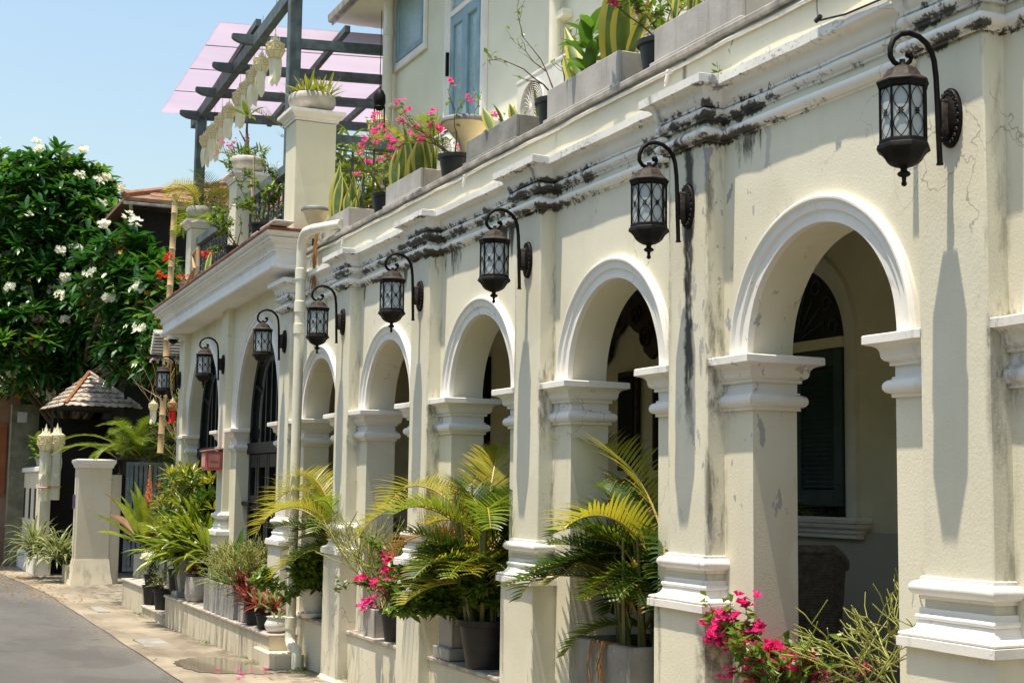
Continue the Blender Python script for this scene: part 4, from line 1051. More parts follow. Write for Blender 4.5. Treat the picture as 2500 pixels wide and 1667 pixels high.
def areca(root,c,fr,canes=8,canesp=.12,caneh=.5,lw=.017,mats=None):
    """fr: list of (az,el,L,curve,ll,material index); every frond is a part"""
    mats=mats or [M['palm'],M['palmy'],M['rachis'],M['palmd'],M['palmbrown']]
    for i in range(canes):
        mb=MB()
        a=rnd(0,2*PI);r=canesp*math.sqrt(random.random());b=Vector((c[0]+r*cos(a),c[1]+r*sin(a),c[2]));
        t=b+Vector((cos(a)*rnd(.02,.16),sin(a)*rnd(.02,.12),caneh*rnd(.6,1.15)));mb.tube([b,b.lerp(t,.5)+Vector((0,0,.02)),t],[.012,.010,.006],6)
        tpart(mb,'cane',M['greenstem'],root,60)
    for (az,el,L,cu,ll,mi,h) in fr:
        mb=MB();a=rnd(0,2*PI);b=(c[0]+canesp*.5*cos(a),c[1]+canesp*.5*sin(a),c[2]+h)
        frond(mb,b,az,el,L,cu,int(14+L*17),ll,lw,ml=mi,nmat=5)
        tpart(mb,'frond',mats,root)
def rand_fronds(n,L=(.5,1.0),el=(.5,1.35),cu=(.9,2.0),ll=.25,mis=(0,0,1,3),h=(.1,.45)):
    return [(rnd(0,2*PI),rnd(*el),rnd(*L),rnd(*cu),ll*rnd(.8,1.15),random.choice(mis),rnd(*h)) for _ in range(n)]
def bougain(root,c,nb,L,up=1.0,spread=.8,leafd=1.0,flow=.4,fm='pink',leafs=.05,fs=.035,az=None,mats=None,droop=.5,sub=3):
    """twiggy shrub: branches, small leaves and clusters of bracts"""
    br=MB();lf=MB();FLS=[]
    def twig(p,d,l,r,lev):
        p=Vector(p);d=Vector(d).normalized();n=6;P=[p.copy()]
        for i in range(n):
            d=(d+Vector((rnd(-.3,.3),rnd(-.3,.3),rnd(-.22,.20)-droop*.10*i/n))).normalized();p=p+d*l/n;P.append(p.copy())
            if lev<sub-1 and i>=1 and random.random()<.62:
                d2=(d+Vector((rnd(-1,1),rnd(-1,1),rnd(-.3,.8)))).normalized();twig(p,d2,l*rnd(.35,.6),r*.6,lev+1)
            for _ in range(int(rnd(0,3.2)*leafd)):
                u=Vector((rnd(-1,1),rnd(-1,1),rnd(-.6,.6)));nn=Vector((rnd(-.5,.5),rnd(-.9,.3),1))
                lf.leaf(p+Vector((rnd(-.01,.01),)*3),nn,u,leafs*rnd(.6,1.2),leafs*.62*rnd(.8,1.1),0)
        br.tube(P,[r*(1-.7*i/n) for i in range(n+1)],5)
        if random.random()<flow: cluster(P[-1])
    def cluster(p):
        fl=MB();FLS.append(fl)
        for k in range(random.randint(5,11)):
            q=p+Vector((rnd(-1,1),rnd(-1,1),rnd(-.8,.8)))*fs*1.15
            for j in range(3):
                a=rnd(0,6.28);u=Vector((cos(a),sin(a),rnd(-.1,.9)));fl.leaf(q,(rnd(-.6,.6),rnd(-1,.2),rnd(0,1)),u,fs*rnd(.8,1.2),fs*.85,0,.25)
    for i in range(nb):
        a=rnd(0,2*PI) if az is None else rnd(*az)
        e=rnd(.35,1.3)*up
        twig(c,(cos(a)*cos(e)*spread,sin(a)*cos(e)*spread,sin(e)),L*rnd(.6,1.1),.0065,0)
    tpart(br,'branch',M['branch'],root,60)
    if lf.v: tpart(lf,'leaves',M['bleaf'],root)
    for fl in FLS[:95]: tpart(fl,'flower_cluster',M[fm],root)
def pencil_plant(root,c,n,h,mat='pencil',spread=.9,az=None,r0=.0065,levels=4):
    mb=MB()
    def grow(p,d,l,r,lev):
        p=Vector(p);d=Vector(d).normalized();q=p+d*l;mb.tube([p,p.lerp(q,.5)+Vector((rnd(-.006,.006),)*3),q],[r,r*.95,r*.85],6)
        if lev<=0: return
        for _ in range(random.choice((2,2,3))):
            d2=(d*.9+Vector((rnd(-1,1),rnd(-1,1),rnd(-.45,.75)))*.75).normalized();grow(q,d2,l*rnd(.7,1.05),r*.86,lev-1)
    for i in range(n):
        a=rnd(0,2*PI) if az is None else rnd(*az);e=rnd(.7,1.4)
        grow((c[0]+rnd(-.05,.05),c[1]+rnd(-.05,.05),c[2]),(cos(a)*cos(e)*spread,sin(a)*cos(e)*spread,sin(e)),h/(levels+.3)*rnd(.8,1.15),r0,levels)
    tpart(mb,'stems',M[mat],root,60)
def rosette(mb,c,n,L,w,el=(.1,1.35),curve=(.3,1.2),shape='strap',mi=0,mi2=None,segs=6,fold=.22,phase=0,alt=None):
    for i in range(n):
        az=phase+i*2.39996+rnd(-.2,.2);t=i/n
        e=el[0]+(el[1]-el[0])*t+rnd(-.12,.12)
        m=mi if alt is None or random.random()>.4 else alt
        mb.strap((c[0]+.02*cos(az),c[1]+.02*sin(az),c[2]),az,e,L*rnd(.75,1.1),w*rnd(.85,1.1),rnd(*curve),segs,fold,shape,m,mi2,.25)
def shrub(root,c,rx,ry,h,n,L,w,mats,shape='lance',per=7,el=(-.2,1.1),name='foliage',mi2=None,stem=True,alt=None,cv=(.2,.8)):
    mb=MB();st=MB()
    for i in range(n):
        a=rnd(0,2*PI);r=math.sqrt(random.random());t=random.random()
        z=h*(.25+.75*t);k=(1-(t*.75)**2)**.5 if t<1 else .3
        p=Vector((c[0]+rx*r*cos(a)*(.45+.55*k),c[1]+ry*r*sin(a)*(.45+.55*k),c[2]+z))
        rosette(mb,p,per,L,w,el,cv,shape,0,mi2,4,.2,rnd(0,6),alt)
        if stem and i%2==0: st.tube([Vector(c)+Vector((rnd(-.03,.03),rnd(-.03,.03),0)),Vector(c).lerp(p,.5)+Vector((rnd(-.04,.04),rnd(-.04,.04),.03)),p],[.008,.006,.004],5)
    if stem: tpart(st,'stem',M['branch'],root,60)
    return tpart(mb,name,mats,root)
# ================================================================== PLANTERS, POTS, LAMPS, AIR CONDITIONERS ON THE PARAPET
random.seed(11)
ZP=3.668
PB=[(-11.76,-10.96,3.866),(-10.03,-9.28,3.85),(-8.43,-7.64,3.848),(-7.21,-6.35,3.878),(-5.98,-5.20,3.876)]
PL=['pale concrete planter box of tall striped snake plants, farthest along the parapet','concrete planter box of broad snake plants, second from the far end of the parapet',
 'weathered brown concrete planter box with short snake plants, middle of the parapet row','concrete planter box with one huge snake leaf and a green leafy plant on the parapet','concrete planter box cut by the top edge of the photo, nearest on the parapet']
for i,(x0,x1,zt) in enumerate(PB):
    r=thing('parapet_planter',PL[i],'planter',((x0+x1)/2,.15,ZP),0,'concrete planter boxes along the parapet')
    pot_box(r,x0,x1,.02,.27,ZP,zt,M['concrete'] if i!=2 else M['concreted'],.022,.035)
    cx=(x0+x1)/2
    if i==0:
        mb=MB()
        for q in range(22):
            p=Vector((x0+.10+rnd(-.05,.06),.0,zt-.02));P=[p,p+Vector((0,-.03,.0)),p+Vector((0,-.05,-.2))]
            for k in range(5): P.append(P[-1]+Vector((rnd(-.03,.03),rnd(-.012,.008),-rnd(.04,.10))))
            mb.tube(P,[.0022]*len(P),4)
        tpart(mb,'dry_tendrils',M['palmbrown'],r)
    if i==0: snake_clump(r,(cx-.08,.13,zt-.03),9,.50,.22,w=.088);snake_clump(r,(cx+.2,.14,zt-.03),5,.36,.14,w=.07)
    if i==1: snake_clump(r,(cx-.12,.13,zt-.03),11,.48,.26,w=.10);snake_clump(r,(cx+.16,.15,zt-.03),6,.40,.16,w=.085)
    if i==2: snake_clump(r,(cx+.12,.14,zt-.03),7,.30,.26,w=.06,lean=.6);bougain(r,(cx-.22,.15,zt-.04),3,.20,.7,.9,.5,.0,'pink',.04)
    if i==3:
        mb=MB()
        for dx,az,L,el,w in ((.14,.3,.62,1.50,.16),(.26,-.4,.46,1.30,.13),(-.30,PI-.2,.42,.85,.10),(-.24,PI,.50,1.15,.085),(-.16,PI-.5,.30,1.2,.07),(.30,.2,.40,1.0,.08),(.1,2.6,.44,1.35,.10)):
            mb.strap((cx+dx,.14,zt-.04),az,el,L,w,.12,8,.18,'sword',0,1,.3,margin=.4)
        tpart(mb,'snake_plant',[M['snake'],M['snakey']],r,60)
        mb=MB()
        for t in range(4): rosette(mb,(cx-.08+rnd(-.03,.03),.12,zt+.02+t*.075),6,.19,.075,(.1,1.2),(.2,.7),'ovate',0,None,5,.2,t)
        tpart(mb,'leafy_plant',M['frang2'],r)
    if i==4: snake_clump(r,(cx+.02,.14,zt-.03),12,.45,.22,w=.07,lean=.5);snake_clump(r,(cx-.3,.13,zt-.03),3,.36,.08,w=.06,lean=.6)
QP=[(-10.40,.16,.12,'black plastic pot with a pink bougainvillea between the two farthest parapet planters'),(-8.93,.15,.12,'black plastic pot in front of the second cone lamp on the parapet'),
    (-7.36,.16,.125,'black plastic pot with a bare twiggy bougainvillea before an air conditioner fan'),(-6.13,.16,.125,'black plastic pot with a leafy bougainvillea, nearest on the parapet')]
for i,(x,y,rr,lab) in enumerate(QP):
    r=thing('parapet_pot',lab,'potted plant',(x,y,ZP),0,'black pots along the parapet')
    pot_round(r,(x,y,ZP),rr,rr*.74,.205,M['blackpot'])
    c=(x,y,ZP+.185)
    if i==0: bougain(r,c,6,.52,1.1,.75,.7,.36,'pink',.05,.026)
    if i==1: bougain(r,c,5,.42,1.0,.8,.6,.20,'pink',.045,.025)
    if i==2: bougain(r,c,5,.46,.9,1.0,.5,.04,'magenta',.04,.024,droop=.0)
    if i==3: bougain(r,c,6,.46,1.0,.9,1.4,.09,'magenta',.05,.028)
# two cone-shaped garden lamps
for i,(px,pt,pb,yy) in enumerate(((725,484,556,.03),(1070,284,366,.20))):
    a=U(px,pt,'y',yy);b=U(px,pb,'y',yy);h=a.z-b.z
    r=thing('cone_lamp',('cream cone lamp with a grey cap beside the tall terrace pillar','cream cone lamp with a grey cap rising behind the middle planters')[i],'garden lamp',(a.x,yy,b.z-.12),0,'cone garden lamps on the roof edge')
    R_=.128 if i==0 else .175
    c=(a.x,yy,0)
    mb=MB();mb.lathe([(.028,b.z+.03),(.05,b.z+h*.45),(R_*.78,a.z-.035),(R_*.93,a.z-.012)],c,26);tpart(mb,'shade',M['conecream'],r,50)
    mb=MB();mb.lathe([(R_*.92,a.z-.012),(R_,a.z-.008),(R_*1.01,a.z+.012),(R_*.94,a.z+.026),(R_*.5,a.z+.036),(0,a.z+.040)],c,26);tpart(mb,'cap',M['greycap'],r,50)
    mb=MB();mb.tube([(a.x,yy,ZP-.0 if i else 3.64),(a.x,yy,b.z+.04)],.026,12);tpart(mb,'stem',M['wirem'],r,50)
# air conditioners
def make_ac():
    r=thing('air_conditioner','x','air conditioner',(0,0,0))
    mb=MB();mb.cbox(0,.82,0,.30,0,.56,.012);mb.cbox(-.006,.826,-.006,.306,.535,.565,.008);part(mb,'casing',M['acwhite'],r)
    c=(.30,0,.29)
    V=[(c[0]+.205*cos(a),-.003,c[2]+.205*sin(a)) for a in [i*2*PI/32 for i in range(32)]];mb=MB();mb.poly(V);part(mb,'fan_opening',M['acgrey'],r)
    mb=MB()
    for q in range(4):
        a=q*PI/2+.4;mb.add([(c[0]+.03*cos(a),-.005,c[2]+.03*sin(a)),(c[0]+.18*cos(a-.3),-.006,c[2]+.18*sin(a-.3)),(c[0]+.19*cos(a+.35),-.004,c[2]+.19*sin(a+.35)),(c[0]+.05*cos(a+.7),-.0045,c[2]+.05*sin(a+.7))],[(0,1,2,3)])
    part(mb,'fan_blades',M['greycap'],r)
    mb=MB()
    for rr in [.05+.0155*i for i in range(10)]: mb.tube([(c[0]+rr*cos(a),-.013-.006*(1-rr/.21),c[2]+rr*sin(a)) for a in [i*2*PI/28 for i in range(28)]],.0024,4,closed=True)
    for i in range(24):
        a=i*2*PI/24;mb.tube([(c[0]+.03*cos(a),-.018,c[2]+.03*sin(a)),(c[0]+.12*cos(a+.22),-.016,c[2]+.12*sin(a+.22)),(c[0]+.207*cos(a+.5),-.008,c[2]+.207*sin(a+.5))],.0030,4)
    mb.tube([(c[0]+.212*cos(a),-.010,c[2]+.212*sin(a)) for a in [i*2*PI/36 for i in range(36)]],.010,6,closed=True)
    mb.sphere((c[0],-.016,c[2]),.035,10,6,None,(1,.3,1))
    part(mb,'fan_grille',M['acwhite'],r,60)
    mb=MB()
    for i in range(9): mb.box(.823,.828,.03,.27,.08+i*.045,.105+i*.045)
    part(mb,'side_louvre',M['greycap'],r)
    for q in (.05,.70):
        mb=MB();mb.box(q,q+.06,.02,.28,-.45,0);part(mb,'stand_leg',M['acwhite'],r)
    return r
ac=make_ac();ac['group']='air conditioners on the terrace'
ACP=[(-9.82,1.0,4.17,'white air conditioner with a round fan grille behind the bare twiggy bougainvillea'),(-11.63,1.0,4.14,'white air conditioner half hidden by snake plants below the blue double door'),
     (-8.15,1.0,4.24,'white air conditioner whose fan shows behind the huge snake leaf'),(-13.42,1.0,4.12,'white air conditioner almost hidden behind the pink bougainvillea near the corner pipe')]
for i,(x,y,z,lab) in enumerate(ACP):
    if i==0: ac.location=(x,y,z);ac['label']=lab
    else: dup(ac,(x,y,z),0,lab)
# stone bowls on the terrace pillars
BL=['large pale stone bowl of spiky yellow bromeliads on the tall nearest terrace pillar','grey stone bowl with a small frangipani and pink flowers on the middle terrace pillar','stone bowl half hidden by a palm frond on the farthest terrace pillar']
for i,(x0,x1,y0,y1,zb,zt) in enumerate(PIL):
    c=((x0+x1)/2,(y0+y1)/2,zt+.104);k=(1.0,.92,.8)[i]
    r=thing('bowl_planter',BL[i],'bowl planter',c,0,'stone bowls on the terrace pillars')
    mb=MB();mb.lathe([(0,0),(.15*k,0),(.158*k,.02),(.135*k,.03),(.165*k,.04),(.205*k,.075),(.218*k,.115),(.212*k,.155),(.196*k,.175),(.182*k,.176),(.172*k,.15),(0,.14)],c,32);tpart(mb,'bowl',M['stonebowl'],r,50)
    if i==0:
        mb=MB()
        for q in range(9): rosette(mb,(c[0]+rnd(-.12,.12),c[1]+rnd(-.12,.12),c[2]+.15),9,.24,.026,(.25,1.35),(.1,.5),'lance',0,1,5)
        tpart(mb,'bromeliads',[M['brom'],M['snakey']],r)
    if i==1:
        mb=MB();mb.tube([(c[0],c[1],c[2]+.14),(c[0]-.02,c[1],c[2]+.32),(c[0]-.08,c[1],c[2]+.5),(c[0]-.07,c[1],c[2]+.66)],[.022,.018,.014,.010],7);mb.tube([(c[0]-.02,c[1],c[2]+.32),(c[0]-.20,c[1]-.05,c[2]+.52)],[.012,.008],6)
        tpart(mb,'trunk',M['branch'],r,60)
        mb=MB();rosette(mb,(c[0]-.07,c[1],c[2]+.66),6,.24,.06,(.1,1.0),(.3,.9),'ovate',0)
        for q in range(12): rosette(mb,(c[0]+rnd(-.18,.14),c[1]+rnd(-.12,.12),c[2]+.16+rnd(0,.12)),7,.13,.02,(.1,1.2),(.2,.6),'lance',0)
        tpart(mb,'leaves',M['fern'],r);bougain(r,(c[0]-.12,c[1],c[2]+.16),3,.26,.9,.8,.4,.45,'pink',.04,.022,sub=2)
    if i==2:
        mb=MB()
        for q in range(5): frond(mb,(c[0],c[1],c[2]+.14),rnd(0,6.28),rnd(.8,1.3),rnd(.6,.9),rnd(1.4,2.2),22,.20,.014,ml=1)
        tpart(mb,'fronds',[M['palm'],M['palmy'],M['rachis']],r)
# ---------------------------------------------------------------- terrace plants behind and around the railing
def potted(name,lab,cat,c,pot,group=None):
    r=thing(name,lab,cat,c,0,group)
    if pot[0]=='r': pot_round(r,c,pot[1],pot[2],pot[3],M[pot[4]])
    else: pot_box(r,c[0]-pot[1]/2,c[0]+pot[1]/2,c[1]-pot[2]/2,c[1]+pot[2]/2,c[2],c[2]+pot[3],M[pot[4]],.02)
    return r
r=potted('potted_rose','potted rose with one red bloom on the cornice edge beside the tall pillar','potted plant',(-12.95,-.17,3.86),('r',.14,.10,.17,'blackpot'))
bougain(r,(-12.95,-.17,4.0),5,.52,1.15,.5,1.3,.02,'redfl',.05,.03)
r=potted('potted_rose','potted rose with long bare canes beside the middle terrace pillar','potted plant',(-14.15,-.15,3.84),('r',.13,.09,.16,'blackpot'))
bougain(r,(-14.15,-.15,3.98),5,.5,1.05,.6,1.0,.01,'redfl',.05,.03)
mb=MB();mb.tube([(-13.3,-.19,3.9),(-13.33,-.2,4.75)],.009,6);mb.tube([(-13.2,-.19,3.9),(-13.42,-.2,4.55)],.008,6);tag(mb.build('plant_stake',M['bamboo'],None,60),'thin bamboo stakes leaning between the potted roses','stake')
r=potted('crown_of_thorns','low twiggy plant with scarlet flowers at the far part of the cornice edge','potted plant',(-16.45,-.17,3.80),('r',.11,.08,.12,'stonebowl'))
bougain(r,(-16.45,-.17,3.9),4,.42,.9,.9,.5,.22,'redfl',.05,.05,sub=2)
mb=MB();mb.strap((-15.35,-.2,3.83),2.6,1.2,.38,.055,.2,7,.2,'sword',0,1);mb.strap((-15.45,-.2,3.83),1.6,1.4,.32,.05,.2,7,.2,'sword',0,1);tpart(mb,'snake_plant',[M['snake'],M['snakey']],r)
mb=MB();mb.tube([(-15.9,-.25,3.84),(-15.75,-.25,4.0),(-15.85,-.25,4.16),(-15.6,-.25,4.2),(-15.55,-.25,3.98)],.018,6);mb.tube([(-16.1,-.27,3.84),(-15.75,-.26,3.98)],.016,6);tag(mb.build('driftwood',M['bamboo'],None,60),'pale twisted driftwood lying on the cornice edge','driftwood')
random.seed(21)
r=thing('terrace_palm','feathery palm growing on the roof terrace under the hanging lanterns','palm',(-15.4,1.2,3.86))
pot_round(r,(-15.4,1.2,3.86),.2,.15,.3,M['blackpot']);areca(r,(-15.4,1.2,4.15),[(rnd(0,6.28),rnd(.7,1.3),rnd(1.0,1.6),rnd(.6,1.4),.30,random.choice((0,3)),rnd(.2,.6)) for _ in range(16)],8,.15,.7,.010)
r=thing('terrace_palm','thin feathery palm beside the far pergola post','palm',(-18.0,.6,3.8))
pot_round(r,(-18.0,.6,3.8),.2,.15,.3,M['blackpot']);areca(r,(-18.0,.6,4.1),[(rnd(0,6.28),rnd(.6,1.3),rnd(.9,1.4),rnd(.8,1.6),.26,random.choice((0,3)),rnd(.2,.9)) for _ in range(14)],8,.15,.8,.009)
r=thing('arching_palm','yellow arching palm frond clump hanging over the far pillar of the terrace','palm',(-16.9,.35,3.8))
pot_round(r,(-16.9,.35,3.8),.18,.14,.3,M['blackpot'])
areca(r,(-16.9,.3,4.1),[(PI+.25,1.35,1.6,3.0,.30,1,.6),(PI-.1,1.3,1.5,2.9,.28,1,.6),(PI-.3,1.15,1.25,2.6,.26,1,.5),(PI+.5,1.2,1.2,2.8,.26,0,.5),(PI+.7,1.2,1.0,2.4,.22,0,.35),(.4,1.2,.9,1.9,.22,3,.3),(2.2,1.2,.95,2.2,.22,0,.3),(-.9,1.3,.8,2.2,.2,0,.3)],6,.1,.5,.017)
r=thing('terrace_shrub','leafy green shrub behind the iron railing between the pillars','shrub',(-13.7,.7,3.86))
pot_round(r,(-13.7,.7,3.86),.2,.16,.3,M['blackpot']);shrub(r,(-13.7,.7,4.15),.55,.35,1.0,40,.20,.05,[M['fern']],'lance',6)
r=thing('terrace_palm','bright green fan of palm fronds showing behind the tall pillar and its railing','palm',(-12.9,1.3,3.86))
pot_round(r,(-12.9,1.3,3.86),.2,.16,.3,M['blackpot']);areca(r,(-12.9,1.3,4.15),[(rnd(0,6.28),rnd(.6,1.3),rnd(.7,1.0),rnd(.6,1.4),.24,random.choice((0,1,0)),rnd(.2,.6)) for _ in range(14)],6,.12,.6,.020)
r=thing('terrace_shrub','broad leaved yellow green plants behind the side railing','shrub',(-12.7,.75,3.86))
pot_round(r,(-12.7,.75,3.86),.18,.14,.25,M['blackpot']);shrub(r,(-12.7,.75,4.1),.35,.45,.55,22,.28,.07,[M['brom']],'lance',6)
# hanging dark bell lantern and small paper lantern near the corner pipe
r=thing('hanging_bell_lantern','dark metal bell lantern with tassels hanging from the pergola by the corner pipe','hanging lantern',(-14.15,1.15,6.35))
c=U(872,235,'y',1.15)
mb=MB();mb.tube([(c.x,1.15,6.5),(c.x,1.15,c.z+.13)],.004,5);mb.lathe([(.01,.14),(.035,.12),(.06,.07),(.062,.0),(.052,-.04),(.06,-.055),(.028,-.085),(0,-.09)],(c.x,1.15,c.z),10);tpart(mb,'bell',M['iron'],r,40)
mb=MB()
for i in range(9):
    a=i*2*PI/9;mb.tube([(c.x+.055*cos(a),1.15+.055*sin(a),c.z-.045),(c.x+.058*cos(a),1.15+.058*sin(a),c.z-.22-.04*(i%3))],.004,4);mb.sphere((c.x+.058*cos(a),1.15+.058*sin(a),c.z-.23-.04*(i%3)),.010,6,4)
tpart(mb,'tassels',M['iron'],r,60)
# ================================================================== PAPER LANTERNS
def make_paper():
    r=thing('paper_lantern','x','paper lantern',(0,0,0))
    mb=MB();octa(mb,[(.03,.09),(.062,.062),(.092,.045),(.092,-.035),(.055,-.10),(.05,-.105)],(0,0,0));part(mb,'body',M['paper'],r)
    mb=MB()
    for rr,z in ((.093,.045),(.093,-.035),(.057,-.102),(.063,.063)):
        mb.tube([(rr*cos(PI/8+i*PI/4),rr*sin(PI/8+i*PI/4),z) for i in range(8)],.0028,4,closed=True)
    for i in range(8):
        a=PI/8+i*PI/4;mb.tube([(.093*cos(a),.093*sin(a),.045),(.093*cos(a),.093*sin(a),-.035),(.057*cos(a),.057*sin(a),-.102)],.0026,4)
        b=a+PI/8
        mb.tube([(.088*cos(b)+.022*cos(q)*-sin(b),.088*sin(b)+.022*cos(q)*cos(b),.005+.022*sin(q)) for q in [k*PI/4 for k in range(8)]],.004,4,closed=True)
    part(mb,'gold_trim',M['gold'],r)
    mb=MB()
    for i in range(8):
        a=i*PI/4;x,y=.045*cos(a),.045*sin(a);mb.add([(x-.018*-sin(a),y-.018*cos(a),.062),(x+.018*-sin(a),y+.018*cos(a),.062),(x*.95,y*.95,.125)],[(0,1,2)])
    mb.lathe([(.028,.088),(.012,.12),(.001,.165)],(0,0,0),6);part(mb,'crown',M['paper'],r)
    mb=MB()
    for k in range(4):
        a=k*1.57+.3;dx,dy=.035*cos(a),.035*sin(a);V=[];n=9;tx,ty=-sin(a),cos(a)
        for i in range(n+1):
            t=i/n;w=.040*(1 if t<.8 else (1-(t-.8)/.2*.75));o=.02*sin(t*4+k)
            V+=[(dx*(1+t*.5)+tx*w+o*cos(a),dy*(1+t*.5)+ty*w+o*sin(a),-.10-.27*t),(dx*(1+t*.5)-tx*w+o*cos(a),dy*(1+t*.5)-ty*w+o*sin(a),-.10-.27*t)]
        mb.add(V,[(2*i,2*i+1,2*i+3,2*i+2) for i in range(n)])
    part(mb,'paper_tail',M['papertail'],r)
    mb=MB();mb.tube([(0,0,.16),(0,0,.55)],.0022,4);part(mb,'string',M['wirem'],r)
    return r
pl=make_paper();pl['group']='paper lanterns hanging in a row from the pergola beam'
ords=['nearest and highest','second nearest','third nearest','fourth nearest','middle one','fourth farthest','third farthest','second farthest','farthest and lowest']
for i,(px,py) in enumerate([(632,112),(601,146),(583,174),(567,202),(551,224),(526,256),(509,278),(492,302),(474,322)]):
    p=U(px,py,'y',.24);lab='white and gold paper lantern, %s of the row under the pergola beam'%ords[i]
    k=.98 if i else 1.08
    rz=rnd(0,6)
    if i==0: pl.location=p;pl['label']=lab;pl.scale=(k,)*3
    else: dup(pl,p,rz,lab,k*rnd(.92,1.05))
for i,(px,py,y,lab) in enumerate(((870,292,1.3,'orange and white paper lantern half hidden by the corner pipe on the terrace'),)):
    p=U(px,py,'y',y);o=dup(pl,p,.4,lab,1.25);o['group']='paper lanterns on the terrace'
# ================================================================== POTS AND PLANTS ALONG THE FOOT OF THE WALL
random.seed(31)
ZL=.525
# big concrete tub with areca palm (second arch)
cx,cy=-6.28,.20
r=thing('palm_tub','large square concrete tub with a big areca palm filling the second arch','potted palm',(cx,cy,ZL-.07),0,'areca palms in front of the arcade')
mb=MB();s=.305;b=.10
pts=[(cx-s+b,cy-s),(cx+s-b,cy-s),(cx+s,cy-s+b),(cx+s,cy+s-b),(cx+s-b,cy+s),(cx-s+b,cy+s),(cx-s,cy+s-b),(cx-s,cy-s+b)]
pts=[(cx-s,cy-s+.0),(cx+s-.0,cy-s),(cx+s,cy+s),(cx-s,cy+s)]
mb.mold(pts,[(0,ZL-.0),(0,.858),(-.028,.862),(-.03,.80)],closed=True);tpart(mb,'tub',M['concreted'],r)
mb=MB();mb.box(cx-s+.03,cx+s-.03,cy-s+.03,cy+s-.03,.6,.83);tpart(mb,'soil',M['soil'],r)
F=[(PI+.12,1.2,1.45,2.1,.28,1,.40),(PI-.10,1.05,1.20,1.75,.24,0,.34),(PI+.35,.95,.85,1.7,.20,0,.20),(PI+.2,.55,.75,1.35,.20,3,.25),
   (-PI/2+.25,1.1,.72,1.85,.28,1,.36),(-PI/2-.35,.95,.62,1.75,.22,1,.16),(.1,1.0,.8,1.8,.24,1,.34),(-.5,.95,.75,1.8,.23,3,.3),(.9,1.05,.85,1.6,.26,3,.36),(1.8,1.1,.8,1.6,.24,3,.34),(2.4,1.0,.8,1.7,.24,3,.32),
   (PI+.6,.75,.8,1.9,.20,3,.2),(PI+.75,.35,.62,1.4,.17,0,.05),(-PI/2-.1,.6,.6,1.4,.22,3,.3),(-.9,.7,.6,1.5,.2,3,.2),(.4,.8,.7,1.4,.22,3,.3)]+rand_fronds(46,(.35,.68),(.25,1.3),(.8,1.9),.22,(3,3,0),(.08,.40))
areca(r,(cx,cy-.02,.83),F,26,.2,.58,.019)
mb=MB()
for i in range(7):
    x=cx-.03+rnd(-.10,.12);p=Vector((x,cy-s-.012,.865));mb.tube([(x+.01,cy-.15,.84),p,p+Vector((rnd(-.05,.03),-.015,-.12)),p+Vector((rnd(-.02,.10),-.02,-.28))],[.005,.006,.004,.0015],5)
tpart(mb,'dry_fronds',M['palmbrown'],r,60)
# third arch: tall column planter, big black pot, palm, red-flowered shrub
x0=-8.53
r=thing('column_planter','tall grey concrete column planter on a stepped base in the third arch','planter',(x0,.07,ZL))
mb=MB();mb.cbox(x0-.145,x0+.145,-.06,.22,ZL,ZL+.075,.006);tpart(mb,'base_step',M['concrete'],r)
pot_box(r,x0-.115,x0+.115,-.03,.19,ZL+.076,ZL+.40,M['concrete'],.02)
bougain(r,(x0+.05,.06,ZL+.38),7,.32,.95,.8,2.0,.22,'redfl',.06,.03,droop=.7)
xx,yy=-8.04,.04
r=thing('black_palm_pot','big black plastic pot with a yellowing areca palm in the third arch','potted palm',(xx,yy,ZL),0,'areca palms in front of the arcade')
pot_round(r,(xx,yy,ZL),.165,.115,.29,M['blackpot'])
F=[(PI+.05,1.15,1.0,2.0,.25,1,.40),(PI+.45,1.05,1.15,1.95,.26,1,.40),(PI-.25,.95,1.2,1.8,.26,0,.42),(PI+.2,.8,.9,1.6,.22,1,.38),(-PI/2,1.15,.68,1.8,.24,0,.4),(-PI/2-.5,1.0,.95,2.2,.24,1,.4),
   (.2,1.05,.8,1.8,.24,0,.38),(-.4,1.0,.8,1.9,.24,0,.42),(2.5,1.4,.78,.9,.24,1,.42),(PI-.5,1.3,.85,1.0,.24,1,.42),(.9,1.05,.75,1.6,.24,3,.34),(2.0,1.0,.8,1.7,.24,3,.34),(PI+.7,.7,.75,1.6,.2,4,.35),(-PI/2+.3,.7,.6,1.6,.2,1,.25)]+rand_fronds(46,(.35,.68),(.3,1.3),(.9,2.0),.22,(3,0,3,1),(.12,.46))
areca(r,(xx,yy,ZL+.27),F,18,.13,.72,.017)
bougain(r,(xx-.1,yy-.06,ZL+.27),10,.42,.9,.9,2.2,.0,'redfl',.075,.03)
# fourth arch
x0=-9.98
r=thing('square_pot','small square grey concrete pot with a pencil bush in the fourth arch','potted plant',(x0,.02,ZL))
pot_box(r,x0-.12,x0+.12,-.055,.16,ZL,ZL+.20,M['concrete'],.018);pencil_plant(r,(x0-.02,.05,ZL+.18),9,.78,'pencil',.8,None,.0050,4)
bougain(r,(x0-.05,.0,ZL+.19),2,.10,.8,.8,.6,.8,'pink',.04,.04,sub=1)
x0=-9.60
r=thing('black_pot','black plastic pot with pink bougainvillea behind the third pedestal','potted plant',(x0,.03,ZL))
pot_round(r,(x0,.03,ZL),.12,.085,.22,M['blackpot']);bougain(r,(x0,.03,ZL+.2),6,.36,1.1,.5,1.2,.22,'magenta',.05,.04)
